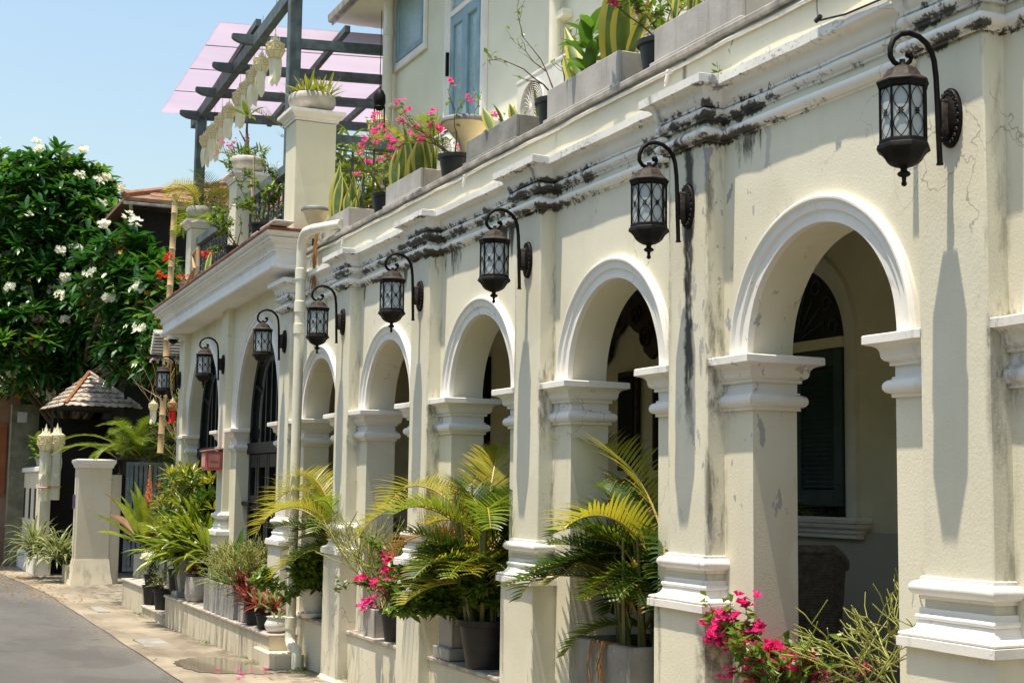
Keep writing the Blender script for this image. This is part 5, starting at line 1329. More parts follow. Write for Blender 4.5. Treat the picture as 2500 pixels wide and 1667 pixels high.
# fifth arch: white pot on a saucer with red rosettes, black pot, square pot, palm
x0=-11.50
r=thing('white_pot','white pot on a saucer with dark red rosette plants beside the drainpipe','potted plant',(x0,-.02,ZL))
pot_round(r,(x0,-.02,ZL+.03),.115,.075,.21,M['whitepot'],True)
mb=MB();mb.lathe([(0,0),(.09,0),(.125,.028),(.135,.042),(.125,.045),(.09,.02),(0,.02)],(x0,-.02,ZL),24);tpart(mb,'saucer',M['whitepot'],r,50)
mb=MB()
for i in range(11): rosette(mb,(x0+rnd(-.14,.16),-.02+rnd(-.1,.1),ZL+.24+rnd(0,.14)),13,.17,.03,(-.3,1.2),(.2,.8),'lance',0,None,4,.2,i,1)
tpart(mb,'rosettes',[M['redleafd'],M['redleaf']],r)
bougain(r,(x0+.2,.0,ZL+.22),6,.36,.9,.9,2.4,0,'pink',.085,.03)
x0=-10.98
r=thing('black_palm_pot','black plastic pot with a yellow drooping areca palm between the drainpipe and the fourth pedestal','potted palm',(x0,.05,ZL),0,'areca palms in front of the arcade')
pot_round(r,(x0,.05,ZL),.125,.09,.25,M['blackpot'])
F=[(PI+.25,1.25,1.25,2.25,.27,1,.42),(PI+.55,1.15,1.15,2.35,.28,1,.40),(PI+.05,1.1,1.3,2.1,.25,1,.42),(PI+.8,1.05,.95,2.3,.27,1,.36),(PI-.2,1.15,1.1,1.9,.24,1,.42),(-PI/2,1.1,.75,2.0,.22,1,.4),(.1,1.2,.8,1.7,.22,1,.42),(-.6,1.05,.7,2.0,.2,0,.35),(1.2,1.2,.8,1.6,.22,0,.4),(2.2,1.2,.9,1.6,.22,3,.4)]+rand_fronds(34,(.4,.75),(.4,1.4),(.9,2.0),.22,(1,0,3,0),(.12,.42))
areca(r,(x0,.05,ZL+.23),F,10,.09,.62,.015)
x0=-11.22
r=thing('grey_square_pot','grey square pot with a low green bush behind the white pot','potted plant',(x0,.14,ZL))
pot_box(r,x0-.1,x0+.1,.05,.24,ZL,ZL+.25,M['concreted'],.018);shrub(r,(x0,.13,ZL+.2),.28,.16,.55,26,.13,.06,[M['croton']],'ovate',6)
# nearest arch: magenta bougainvillea and pencil cactus in pots on the ledge
x0,y0=-4.80,-.03
r=thing('bougainvillea_pot','concrete pot with a magenta bougainvillea in front of the nearest arch','potted shrub',(x0,y0+.12,ZL))
pot_box(r,x0-.2,x0+.2,y0-.03,y0+.27,ZL,ZL+.28,M['concrete'],.025)
random.seed(8)
bougain(r,(x0-.02,y0+.06,ZL+.22),9,.30,.95,1.0,.8,.13,'magenta',.055,.030,None,droop=.6,sub=3)
bougain(r,(x0-.10,y0+.02,ZL+.24),6,.30,.75,1.0,.7,.32,'magenta',.055,.033,(2.4,3.9),droop=.6)
bougain(r,(x0+.08,y0+.08,ZL+.24),6,.40,.8,.9,.25,.06,'magenta',.05,.04,(-.9,.9),droop=.3)
x0,y0=-4.22,.10
r=thing('pencil_cactus_pot','round concrete pot with a bright pencil cactus against the nearest pilaster','potted plant',(x0,y0,ZL))
pot_round(r,(x0,y0,ZL),.17,.13,.24,M['concrete']);random.seed(14);pencil_plant(r,(x0,y0-.02,ZL+.22),6,.60,'pencil',.95,(1.9,4.6),.0044,4)
# ---------------- annex tiers
random.seed(41)
Z1=.363;Z2=.363;Z3=.136
def P1(px,y): return U(px,1380,'y',y).x
# big bromeliad with a pink spike
x0=U(322,1330,'y',-.05).x
r=thing('bromeliad_pot','grey square pot with a giant bronze bromeliad and a pink flower spike','potted plant',(x0,.02,Z2))
pot_box(r,x0-.22,x0+.22,-.11,.22,Z2,Z2+.30,M['concrete'],.03)
mb=MB();rosette(mb,(x0-.1,.0,Z2+.42),26,.90,.13,(.35,1.45),(.1,.55),'strap',0,None,7,.25,.4,1);mb.tube([(x0-.1,.05,Z2+.28),(x0-.1,.05,Z2+.5)],.05,8,mi=1);tpart(mb,'bromeliad',[M['brom'],M['bromr']],r)
mb=MB();a=Vector((x0-.05,.03,Z2+.7))
mb.tube([a,a+Vector((0,0,.75))],.014,6)
for i in range(60):
    t=i/60;an=i*2.4;q=a+Vector((0,0,.28+.5*t));rr=.11*(1-t*.75)
    mb.strap(q,an,.6+t*.6,rr,.022,-.2,3,.2,'lance',0 if t<.6 else 1)
tpart(mb,'flower_spike',[M['spike'],M['gold']],r)
# white flowers in a small square pot
xw=U(345,1345,'y',-.22).x
r=thing('white_flower_pot','small grey pot with frilly white flowers on the back tier of the planting wall','potted plant',(xw,-.21,Z2))
pot_round(r,(xw,-.21,Z2),.09,.07,.14,M['blackpot'])
shrub(r,(xw,-.21,Z2+.1),.14,.08,.26,16,.09,.02,[M['vine']],'lance',6)
mb=MB()
for i in range(46):
    q=(xw+rnd(-.16,.14),-.24+rnd(-.07,.05),Z2+.34+rnd(-.03,.07))
    for j in range(4):
        an=rnd(0,6.28);mb.leaf(q,(rnd(-.6,.6),rnd(-1,0),rnd(.2,1)),(cos(an),sin(an),rnd(-.1,.6)),.05,.04)
tpart(mb,'flowers',M['whitefl'],r)
for i,(px,lab) in enumerate(((345,'black pot on the lowest step of the planting wall, farther one'),(372,'black pot on the lowest step of the planting wall, nearer one'))):
    x=U(px,1400,'y',-.2).x
    r=thing('black_pot',lab,'potted plant',(x,-.2,Z3),0,'black pots on the lowest step');pot_round(r,(x,-.2,Z3),.105,.08,.235,M['blackpot'])
    shrub(r,(x,-.2,Z3+.2),.10,.08,.22,9,.12,.02,[M['spider']],'lance',6)
# variegated shrub against the annex wall
x0=U(420,1300,'y',-.1).x
r=thing('variegated_shrub','dense yellow and green song of India shrub below the letterbox','shrub',(x0,-.02,Z1))
pot_round(r,(x0,-.02,Z1),.18,.14,.26,M['blackpot'])
mb=MB()
for i in range(210):
    t=random.random();a=rnd(0,6.28);rr=math.sqrt(random.random());k=.65+.5*sin(PI*min(1,t*1.05))
    p=(x0+1.15*rr*cos(a)*k-.0,-.06+.26*rr*sin(a),Z1+.36+1.04*t*(1-.18*(rr*cos(a))**2))
    rosette(mb,p,11,.17,.034,(-.15,1.25),(.1,.6),'lance',0 if random.random()<.55 else 1,None,4,.2,rnd(0,6),1 if random.random()<.35 else None)
tpart(mb,'foliage',[M['croton'],M['crotony']],r)
mb=MB()
for i in range(16): a=rnd(0,6.28);mb.tube([(x0+rnd(-.08,.08),-.03+rnd(-.05,.05),Z1+.2),(x0+.3*cos(a),-.05+.1*sin(a),Z1+.6),(x0+.75*cos(a),-.05+.2*sin(a),Z1+1.0)],[.014,.011,.007],6)
tpart(mb,'stem',M['branch'],r,60)
mb=MB()
for i in range(3):
    q=Vector((x0-.75+.02*i,-.25,Z1+1.22))
    for j in range(8): a=rnd(0,6.28);mb.leaf(q,(rnd(-.6,.6),-1,.3),(cos(a),-.3,sin(a)),.07,.06)
tpart(mb,'red_flower',M['redfl'],r)
# tall tapered planter with yellow-green bromeliad fountain
x0=U(424,1385,'y',-.15).x
r=thing('tapered_planter','tall tapered grey planter with a fountain of yellow green bromeliad leaves','potted plant',(x0,-.15,Z1))
mb=MB();mb.cbox(x0-.13,x0+.13,-.27,-.03,Z1,Z1+.06,.005)
mb.add([(x0-.07,-.21,Z1+.06),(x0+.07,-.21,Z1+.06),(x0+.07,-.09,Z1+.06),(x0-.07,-.09,Z1+.06),(x0-.13,-.27,Z1+.44),(x0+.13,-.27,Z1+.44),(x0+.13,-.03,Z1+.44),(x0-.13,-.03,Z1+.44)],[(0,1,5,4),(1,2,6,5),(2,3,7,6),(3,0,4,7),(4,5,6,7)])
tpart(mb,'planter',M['concrete'],r)
mb=MB()
for dx,dz in ((-.15,0),(.25,.05),(.0,.12),(.55,.02),(-.35,-.02),(.85,.05),(-.6,.05),(.4,.2),(.1,.3)): rosette(mb,(x0+dx,-.15+rnd(-.07,.07),Z1+.46+dz),34,.55,.05,(-.25,1.4),(.3,1.1),'strap',0,None,7,.25,rnd(0,6),1)
tpart(mb,'bromeliads',[M['brom'],M['palm']],r)
x=U(400,1372,'y',-.12).x
r=thing('black_pot','black pot tucked behind the tall tapered planter','potted plant',(x,-.1,Z1));pot_round(r,(x,-.10,Z1),.10,.075,.26,M['blackpot']);shrub(r,(x,-.1,Z1+.25),.1,.08,.2,8,.2,.02,[M['spider']],'lance',6)
x=U(451,1385,'y',-.17).x
r=thing('round_grey_pot','round grey concrete pot with small brown succulents','potted plant',(x,-.17,Z1))
mb=MB();mb.lathe([(0,0),(.09,0),(.12,.03),(.13,.09),(.128,.20),(.118,.265),(.105,.265),(.10,.22),(0,.215)],(x,-.17,Z1),26);tpart(mb,'pot',M['concrete'],r,50)
mb=MB()
for i in range(5): rosette(mb,(x+rnd(-.06,.06),-.17+rnd(-.05,.05),Z1+.26+rnd(0,.05)),10,.16,.03,(.0,1.2),(.1,.5),'lance',0,None,4,.2,i,1)
tpart(mb,'succulent',[M['bromr'],M['spider']],r)
# long box
xa=U(468,1390,'y',-.28).x;xb=U(536,1420,'y',-.28).x
r=thing('long_planter_box','long whitish concrete box planter on the front of the planting wall','planter',((xa+xb)/2,-.16,Z1))
pot_box(r,xa,xb,-.285,-.05,Z1,Z1+.30,M['concrete'],.022)
mb=MB();mb.strap((xb-.35,-.17,Z1+.27),PI*.55,1.5,.58,.25,.02,8,.12,'ovate',0);tpart(mb,'paddle_leaf',[M['frang2']],r,60)
pencil_plant(r,(xa+.55,-.15,Z1+.27),12,.5,'pencil',.9,None,.006,4);pencil_plant(r,(xb-.05,-.14,Z1+.27),16,.5,'pencil',1.0,None,.005,4)
mb=MB()
for i in range(9): rosette(mb,(rnd(xa+.1,xb),-.17+rnd(-.06,.06),Z1+.29),14,.30,.02,(-.2,1.4),(.3,1.0),'lance',0,None,6,.2,i,1)
tpart(mb,'grassy_leaves',[M['spider'],M['fern']],r)
xa=U(546,1420,'y',-.26).x
r=thing('small_square_pot','small square concrete pot beside the long box planter','potted plant',(xa+.08,-.17,Z1));pot_box(r,xa,xa+.22,-.26,-.08,Z1,Z1+.22,M['concrete'],.018)
mb=MB()
for i in range(7): rosette(mb,(xa+.1+rnd(-.14,.14),-.17+rnd(-.07,.07),Z1+.26+rnd(0,.12)),13,.19,.03,(-.3,1.2),(.2,.7),'lance',0,None,4,.2,i,1)
tpart(mb,'rosettes',[M['redleafd'],M['redleaf']],r)
for i,(px,lab,z) in enumerate(((585,'black pot of maroon rosettes, left of the pair by the drainpipe',.16),(612,'black pot of bright red rosettes nearest the drainpipe at the end of the planting wall',.15))):
    x=U(px,1445,'y',-.2).x
    r=thing('red_rosette_pot',lab,'potted plant',(x,-.2,Z1),0,'red rosette pots');pot_round(r,(x,-.20,Z1),.095,.075,.13,M['blackpot'])
    mb=MB()
    for k in range(7): rosette(mb,(x+rnd(-.13,.13),-.2+rnd(-.09,.06),Z1+z+rnd(0,.10)),14,.19,.030,(-.3,1.25),(.2,.7),'lance',0,None,4,.2,k,1)
    tpart(mb,'rosettes',[M['redleaf'] if i else M['redleafd'],M['redleaf'] if not i else M['spider']],r)
x=U(634,1450,'y',-.2).x
r=thing('white_bowl','small white ceramic bowl at the very end of the planting wall','bowl',(x,-.2,Z1));mb=MB();mb.lathe([(0,0),(.05,0),(.09,.03),(.1,.07),(.075,.12),(.09,.135),(.07,.13),(0,.10)],(x,-.2,Z1),20);tpart(mb,'bowl',M['whitepot'],r,50)
mb=MB();rosette(mb,(x,-.2,Z1+.12),9,.10,.02,(.1,1.2),(.1,.4),'lance',0);tpart(mb,'plant',M['spider'],r)
# ================================================================== THINGS ON THE WALLS AND IN THE PORCH
lb=thing('letterbox','faded red metal letterbox on the pilaster below the annex lantern','letterbox',(-14.93,-.07,1.72))
x,y=-14.93,-.07
mb=MB();mb.cbox(x-.115,x+.115,y-.17,y,1.755,1.945,.006);tpart(mb,'box',M['red'],lb)
mb=MB();mb.slab([(x-.14,y-.19,1.947),(x+.14,y-.19,1.947),(x+.14,y+.0,1.975),(x-.14,y+.0,1.975)],(0,-.1,1),.012);tpart(mb,'lid',M['redl'],lb)
mb=MB();mb.cbox(x+.116,x+.124,y-.15,y-.03,1.785,1.92,.003);mb.cbox(x-.09,x+.09,y-.178,y-.171,1.785,1.925,.003);tpart(mb,'door_panel',M['redl'],lb)
mb=MB();mb.box(x+.124,x+.127,y-.13,y-.05,1.83,1.848);tpart(mb,'slot',M['red'],lb)
p=U(398,775,'y',-.17)
scm=thing('security_camera','white and black dome security camera under the far end of the annex cornice','security camera',p)
mb=MB();mb.lathe([(.0,.05),(.055,.05),(.07,.03),(.072,-.02),(.06,-.025)],p,20);mb.tube([p+Vector((.02,0,.02)),p+Vector((.14,.08,.03))],.03,10);mb.box(p.x+.12,p.x+.2,-.12,-.03,p.z-.05,p.z+.09);tpart(mb,'mount',M['camwhite'],scm,50)
mb=MB();mb.sphere((p.x,p.y,p.z-.025),.058,14,9);tpart(mb,'dome',M['blackwood'],scm,60)
# wicker chair in the porch
cx,cy=-6.16,.93
ch=thing('wicker_chair','dark wicker armchair seen from behind in the shaded porch','chair',(cx,cy,.45),R(53))
def cpart(mb,nm,mat,sm=60):
    o=mb.build(nm,mat,None,sm);o.parent=ch;return o
mb=MB()
for a in range(2):
    pass
def backshell(t,u):   # t 0..1 round the back, u 0..1 upwards
    an=PI*(-.02+1.04*t);rx,ry=.25+.03*u,.22+.05*u
    return Vector((rx*cos(an),-ry*sin(an)*1.0,.40+.47*u*(.80+.20*min(1,4.5*min(t,1-t)))))
n,mm=36,18;V=[];F=[]
for j in range(mm+1):
    for i in range(n+1): V.append(backshell(i/n,j/mm))
for j in range(mm):
    for i in range(n): F.append((j*(n+1)+i,j*(n+1)+i+1,(j+1)*(n+1)+i+1,(j+1)*(n+1)+i))
mb.add(V,F);sh=cpart(mb,'woven_back',M['wicker'])
mb=MB()
for j in range(0,33):
    u=j/32;mb.tube([backshell(i/24,u)*1.0+Vector((0,-.006*(1 if (i+j)%2 else -1)-.006,0)) for i in range(25)],.0062,5)
for i in range(0,37,2):
    mb.tube([backshell(i/36,k/8)+Vector((0,-.004,0)) for k in range(9)],.005,5)
cpart(mb,'weave',M['wicker'])
mb=MB();mb.tube([backshell(i/30,1.0) for i in range(31)],.024,10);cpart(mb,'rim_roll',M['wicker'])
mb=MB();mb.lathe([(0,.38),(.29,.38),(.31,.41),(.29,.44),(0,.45)],(0,0,0),28,sx=1,sy=.95);cpart(mb,'seat',M['wicker'])
for x,y in ((-.22,-.2),(.22,-.2),(-.24,.2),(.24,.2)):
    mb=MB();mb.tube([(x,y,.40),(x*1.12,y*1.15,0)],[.018,.014],8);cpart(mb,'leg',M['wicker'])
# dark panels and carving on the porch wall
for i,(x0,x1,z0,z1) in enumerate(((-9.56,-9.28,1.74,2.44),(-9.0,-8.72,1.74,2.44),(-8.50,-8.22,1.74,2.44))):
    r=thing('wall_panel',('dark hanging wall panel partly hidden behind the jamb of the second arch','dark hanging wall panel in the middle of the second arch','dark hanging wall panel half hidden by the weathered pilaster')[i],'wall panel',((x0+x1)/2,1.46,z0),0,'dark panels on the porch wall')
    mb=MB();mb.cbox(x0,x1,1.455,1.484,z0,z1,.004);tpart(mb,'frame',M['carving'],r)
    mb=MB();mb.cbox(x0+.035,x1-.035,1.447,1.456,z0+.035,z1-.035,.003);tpart(mb,'panel',M['blackboard'],r)
r=thing('carved_ornament','dark carved wooden ornament with curling ends above the porch wall panels','carving',(-8.86,1.45,2.55))
mb=MB()
pr_=[(-9.32,2.56),(-9.22,2.50),(-9.12,2.56),(-9.08,2.68),(-8.98,2.72),(-8.86,2.80),(-8.74,2.72),(-8.64,2.68),(-8.60,2.56),(-8.50,2.50),(-8.40,2.56),(-8.46,2.76),(-8.58,2.9),(-8.72,2.98),(-8.86,3.06),(-9.0,2.98),(-9.14,2.9),(-9.26,2.76)]
mb.slab([(a,1.445,b) for a,b in pr_],(0,1,0),.035);tpart(mb,'board',M['carving'],r)
mb=MB()
for sg in (-1,1):
    for (ox,oz,s_) in ((.30,2.66,.10),(.15,2.82,.08)):
        mb.tube([(-8.86+sg*ox+s_*(1-j/22)*cos(j*.55)*sg,1.438,oz+s_*(1-j/22)*sin(j*.55)) for j in range(20)],.011,6)
tpart(mb,'scrolls',M['carving'],r,60)
# ================================================================== GATE, GARDEN AND HOUSES AT THE FAR END
random.seed(51)
gp=thing('gate_post','thick cream gate pier with a moulded cap beside the blue grey gate','gate post',(-23.58,-.16,0))
mb=MB();mb.cbox(-23.80,-23.40,-.42,.10,0,1.86,.012);tpart(mb,'pier',M['boundary2'],gp)
mb=MB();mb.mold([(-23.80,-.42),(-23.40,-.42),(-23.40,.10),(-23.80,.10)],[(0,1.84),(.02,1.85),(.025,1.88),(.05,1.92),(.055,1.93),(.055,1.97),(0,1.985)],closed=True);mb.box(-23.80,-23.40,-.42,.10,1.95,1.985);tpart(mb,'cap',M['white2'],gp,35,True)
mb=MB();mb.mold([(-23.80,-.42),(-23.40,-.42),(-23.40,.10),(-23.80,.10)],[(0,.42),(.012,.36),(.03,.2),(.05,.1),(.07,.0)],closed=True);tpart(mb,'base',M['boundary2'],gp,60,True)
mb=MB();mb.box(-23.70,-23.64,-.45,-.421,1.2,1.42);tpart(mb,'name_plate',basic('purple_enamel',(.13,.06,.20),.4),gp)
mb=MB();mb.box(-23.75,-23.45,.10,.26,0,1.74);tpart(mb,'side_wall',M['boundary2'],gp)
gt=thing('metal_gate','blue grey metal gate of upright slats standing open beside the gate pier','gate',(-23.3,.9,.25))
def gleaf(y0,y1,x,z0,z1,nm):
    mb=MB();mb.box(x-.02,x+.02,y0,y0+.05,z0,z1);mb.box(x-.02,x+.02,y1-.05,y1,z0,z1);mb.box(x-.018,x+.018,y0+.05,y1-.05,z1-.05,z1);mb.box(x-.018,x+.018,y0+.05,y1-.05,z0,z0+.06)
    g=tpart(mb,nm,M['gatemetal'],gt)
    n=int((y1-y0)/.085);mb=MB()
    for i in range(n):
        y=y0+.055+(y1-y0-.11)*i/n;mb.box(x-.008,x+.008,y,y+.055,z0+.06,z1-.05)
    o=mb.build('slat',M['gatemetal']);o.parent=g
gleaf(.31,1.02,-23.35,.22,1.95,'gate_leaf');gleaf(1.04,2.0,-23.30,.25,2.03,'gate_leaf')
mb=MB();mb.box(-23.33,-23.31,.36,.39,.7,1.1);tpart(mb,'handle',M['iron'],gt)
# gate pavilion with shingled hip roof
NL=U(150,930,'x',-24.9);NR=U(319,941,'x',-24.9);NR.z=NL.z=(NL.z+NR.z)/2
FL=Vector((-26.9,NL.y-.02,NL.z));FR=Vector((-26.9,NR.y,NL.z));AP=U(205,862,'x',-25.9)
FL=U(98,942,'x',-26.9);FL.z=NL.z+.02
pav=thing('gate_pavilion','small gate pavilion with a weathered wooden shingle hip roof','pavilion',((NL.x+FL.x)/2,(NL.y+NR.y)/2,0))
mb=MB();mb.add([NL,NR,FR,FL,AP],[(0,1,4),(1,2,4),(2,3,4),(3,0,4),(3,2,1,0)]);tpart(mb,'roof_deck',M['blackboard'],pav)
def shingles(a,b,ap,rows=7):
    mb=MB();nrm=(b-a).cross(ap-a).normalized()
    if nrm.z<0:nrm=-nrm
    W_=(b-a).length
    for r_ in range(rows):
        t0=r_/rows-.02;t1=(r_+1.25)/rows
        n=max(1,int(round((1-t0)*W_/.125)))
        for i in range(n):
            def pt(u,t): return a.lerp(b,u).lerp(ap,min(t,1))
            u0=i/n;u1=(i+1)/n-.004;j=rnd(-.008,.008)
            z=.030+rnd(0,.014)
            p=[pt(u0,t0+j)+nrm*z,pt((u0+u1)/2,t0-.028+j)+nrm*z,pt(u1,t0+j)+nrm*z,pt(u1,t1)+nrm*.004,pt(u0,t1)+nrm*.004]
            mb.slab(p,nrm,.014)
    return mb
for a,b in ((NL,NR),(FL,NL),(NR,FR)): tpart(shingles(a,b,AP),'shingles',M['shingle'],pav)
mb=MB();mb.tube([NL+Vector((0,0,.05)),AP+Vector((0,0,.06))],.035,6);tpart(mb,'hip_ridge',M['ridge'],pav)
mb=MB();mb.tube([NR+Vector((0,0,.05)),AP+Vector((0,0,.06))],.03,6);tpart(mb,'hip_ridge',M['shingle'],pav)
mb=MB();mb.box(-26.7,-26.5,-.5,.9,0,2.75);tpart(mb,'back_wall',M['blackboard'],pav)
def turned(x,y):
    mb=MB();mb.cbox(x-.075,x+.075,y-.075,y+.075,.28,.75,.01);mb.lathe([(.05,.75),(.085,.80),(.085,.86),(.045,.90),(.08,.98),(.092,1.05),(.07,1.14),(.05,1.18),(.075,1.24),(.075,1.28),(.06,1.32),(.068,1.6),(.058,2.2)],(x,y,0),16);mb.cbox(x-.07,x+.07,y-.07,y+.07,2.2,2.9,.01);tpart(mb,'turned_post',M['teak'],pav,40)
a=U(139,1262,'z',.3);b=U(166,1268,'z',.3);turned(a.x,a.y);turned(b.x,b.y)
q1=U(112,1340,'z',0);q2=U(172,1345,'z',0)
mb=MB();mb.cbox(q1.x-.3,-23.82,-.50,.1,0,.30,.015);tpart(mb,'plinth',M['boundary2'],pav)
for i,(px,py) in enumerate(((105,1012),(131,1010))):
    p=U(px,py,'x',-24.9);o=dup(pl,p,.3+i,('golden paper lantern with long white tail at the gate, left one','white paper lantern with long tail at the gate, right one')[i]);o.scale=(1.45,1.45,1.75);o['group']='long paper lanterns at the gate'
    mb=MB()
    for k in range(6):
        an=k*PI/3;mb.add([(p.x+.07*cos(an)-.05*sin(an),p.y+.07*sin(an)+.05*cos(an),p.z-.15),(p.x+.07*cos(an)+.05*sin(an),p.y+.07*sin(an)-.05*cos(an),p.z-.15),(p.x+.065*cos(an)+.045*sin(an),p.y+.065*sin(an)-.045*cos(an),p.z-1.0),(p.x+.065*cos(an)-.045*sin(an),p.y+.065*sin(an)+.045*cos(an),p.z-1.0)],[(0,1,2,3)])
    t_=mb.build('long_tail',M['papertail']);t_.parent=o;t_.matrix_parent_inverse=(Matrix.Translation(p)@Matrix.Rotation(.3+i,4,'Z')@Matrix.Diagonal((1.45,1.45,1.75,1))).inverted()
    mb=MB();mb.tube([(p.x+.09*cos(an),p.y+.09*sin(an),p.z-.78) for an in [k*PI/6 for k in range(12)]],.012,5,closed=True);t_=mb.build('red_band',M['redl']);t_.parent=o;t_.matrix_parent_inverse=(Matrix.Translation(p)@Matrix.Rotation(.3+i,4,'Z')@Matrix.Diagonal((1.45,1.45,1.75,1))).inverted()
for i,(px,py,x,lab) in enumerate(((100,1255,-25.3,'spider plant with long striped leaves left of the turned gate posts'),(150,1275,-24.2,'spider plant with long striped leaves against the gate pier'))):
    p=U(px,py,'x',x);r=thing('spider_plant',lab,'plant',(p.x,p.y-.1,.28),0,'spider plants at the gate');mb=MB()
    for k in range(4): rosette(mb,(p.x+rnd(-.1,.1),p.y-.1+rnd(-.1,.1),.32+rnd(0,.25)),26,.62,.035,(-.1,1.45),(.9,1.9),'strap',0,None,7,.2,k)
    tpart(mb,'leaves',M['spider'],r)
bw=thing('boundary_wall','stained cream garden wall with narrow slots left of the gate','wall',(-27,-.8,0))
zt=U(60,1085,'y',-.72).z
mb=MB();mb.box(-29.5,-25.9,-.72,-.55,0,zt);tpart(mb,'wall',M['boundary2'],bw)
mb=MB();mb.cbox(-29.55,-25.85,-.77,-.50,zt+.002,zt+.09,.01);mb.cbox(-29.55,-25.85,-.79,-.5,0,.34,.02);tpart(mb,'coping',M['white2'],bw)
for x in (-28.6,-27.6,-26.7): 
    mb=MB();mb.box(x-.11,x+.11,-.735,-.722,.95,1.5);tpart(mb,'slot',M['darkvoid'],bw)
r=thing('wall_top_plants','trailing potted plants on top of the garden wall','plants',(-26.8,-.62,zt+.09));pot_round(r,(-26.8,-.62,zt+.09),.12,.09,.16,M['stonebowl'])
shrub(r,(-26.8,-.62,zt+.15),.5,.18,.45,26,.2,.07,[M['vine2']],'ovate',5)
nh=thing('neighbour_house','peach house with an orange shutter at the left edge of the photo','house',(-31,-1.2,0))
mb=MB();mb.box(-34,-29.6,-1.7,-.8,0,3.3);tpart(mb,'wall',M['orangeb'],nh)
mb=MB();mb.box(-29.59,-29.54,-1.52,-1.02,1.35,2.75);tpart(mb,'shutter',M['orange'],nh)
mb=MB();mb.box(-34,-29.5,-1.95,-1.71,0,.9);tpart(mb,'plinth',M['orange'],nh)
mb=MB();mb.box(-34,-29.45,-2.0,-1.70,.9,.99);tpart(mb,'ledge',M['white2'],nh)
mb=MB();mb.box(-29.3,-28.9,-1.0,-.5,0,3.1);tpart(mb,'corner_pier',basic('tree_shaded_render',(.22,.21,.14),.85,.3,4,.2,streak=.4),nh)  # tree shade put into the pier's dark base colour
mb=MB();mb.box(-29.0,-28.88,-.9,-.72,2.75,2.95);tpart(mb,'meter_box',M['acwhite'],nh)
mb=MB();mb.tube([(-29.3,-1.35,0),(-29.3,-1.35,.85),(-29.3,-1.28,.92),(-29.3,-1.2,.85),(-29.3,-1.2,.0)],.05,8)
tag(mb.build('blue_bicycle_rack',basic('blue_metal',(.05,.10,.28),.5),None,60),'blue bent metal tube standing by the neighbour house','rack')
# dark timber house with clay tile roof behind the terrace
dh=thing('dark_timber_house','black walled house with a clay tiled roof behind the terrace','house',(-27,3,0))
A_=U(285,459,'x',-24.6)
mb=MB();mb.box(-31,-25.1,A_.y+.22,6.5,2.0,A_.z-.06);tpart(mb,'wall',M['blackboard'],dh)
E0=Vector((-24.6,A_.y,A_.z));E1=Vector((-24.6,7,A_.z));RG=Vector((-27.6,A_.y+3.0,A_.z+1.12));RG2=Vector((-27.6,7,A_.z+1.12));W0=Vector((-31,A_.y,A_.z))
mb=MB();mb.slab([E0,E1,RG2,RG],(0,0,1),.06);tpart(mb,'roof',M['redtile'],dh)
mb=MB();mb.slab([E0,RG,Vector((-31,A_.y+3,A_.z+1.12)),W0],(0,0,1),.06);tpart(mb,'roof',M['redtile'],dh)
mb=MB()
for t in range(1,6):
    f=t/6;a=E0.lerp(RG,f);b=E1.lerp(RG2,f);mb.slab([a+Vector((0,0,.06)),b+Vector((0,0,.06)),b+Vector((.25,0,.07-.12)),a+Vector((.25,0,.07-.12))],(0,0,1),.03)
tpart(mb,'tile_course',M['redtile'],dh)
mb=MB();mb.tube([E0+Vector((0,0,.08)),RG+Vector((0,0,.1))],.07,6);tpart(mb,'hip_ridge',M['ridge'],dh)
mb=MB();mb.tube([E0+Vector((-.02,0,-.04)),E1+Vector((-.02,0,-.04))],.03,6);tpart(mb,'gutter',M['coping'],dh)
mb=MB();mb.tube([U(300,470,'x',-24.9),U(312,600,'x',-24.9)],.03,6);tpart(mb,'downpipe',M['coping'],dh)
a=U(403,449,'x',-20.5);b=U(368,1040,'x',-20.2)
mb=MB();n=14
for i in range(n):
    p=a.lerp(b,i/n);q=a.lerp(b,(i+1)/n);mb.tube([p,p.lerp(q,.06),p.lerp(q,.94),q],[.050,.043,.043,.050],10)
tag(mb.build('bamboo_pole',M['bamboo'],None,50),'tall dry bamboo pole leaning up behind the annex corner','pole')
# weathered slatted canopy with scalloped edge
a=U(345,772,'x',-20.8);b=U(408,826,'x',-20.8)
cp=thing('slatted_canopy','grey weathered slatted canopy with a scalloped edge behind the annex corner','canopy',(-20.8,(a.y+b.y)/2,b.z))
mb=MB()
for i in range(8):
    z=b.z+.05+(a.z-b.z)*i/8;mb.slab([(-20.72+.03*i,a.y-.0,z),(-20.72+.03*i,b.y+.3,z),(-20.78+.03*i,b.y+.3,z+.055),(-20.78+.03*i,a.y,z+.055)],(0,0,1),.012)
tpart(mb,'slats',M['coping'],cp)
mb=MB();k=7;wd=(b.y+.3-a.y)/k
for i in range(k):
    y=a.y+wd*(i+.5);mb.tube([(-20.7,y+wd*.5*cos(t),b.z-.02-wd*.5+wd*.55*sin(t)) for t in [j*PI/8 for j in range(9)]],.018,5)
tpart(mb,'scallops',M['coping'],cp);mb=MB();mb.box(-20.95,-20.85,b.y+.5,b.y+.56,0,b.z);mb.box(-20.95,-20.88,a.y,b.y+.56,b.z,b.z+.04);tpart(mb,'post',M['teak'],cp)
for i,(px,py,x,sc_,lab) in enumerate(((352,932,-21.2,.72,'small pale paper lantern hanging between twigs near the annex corner'),(396,930,-20.0,.7,'red and yellow paper lantern at the far corner of the annex'))):
    p=U(px,py,'x',x);o=dup(pl,p,.2,lab,sc_);o['group']='small lanterns by the annex corner'
    if i==1:
        for c in o.children:
            if c.name.split('.')[0] in('body','paper_tail'):
                c.data=c.data.copy();c.data.materials[0]=M['orange'] if 'body' in c.name else M['redfl']
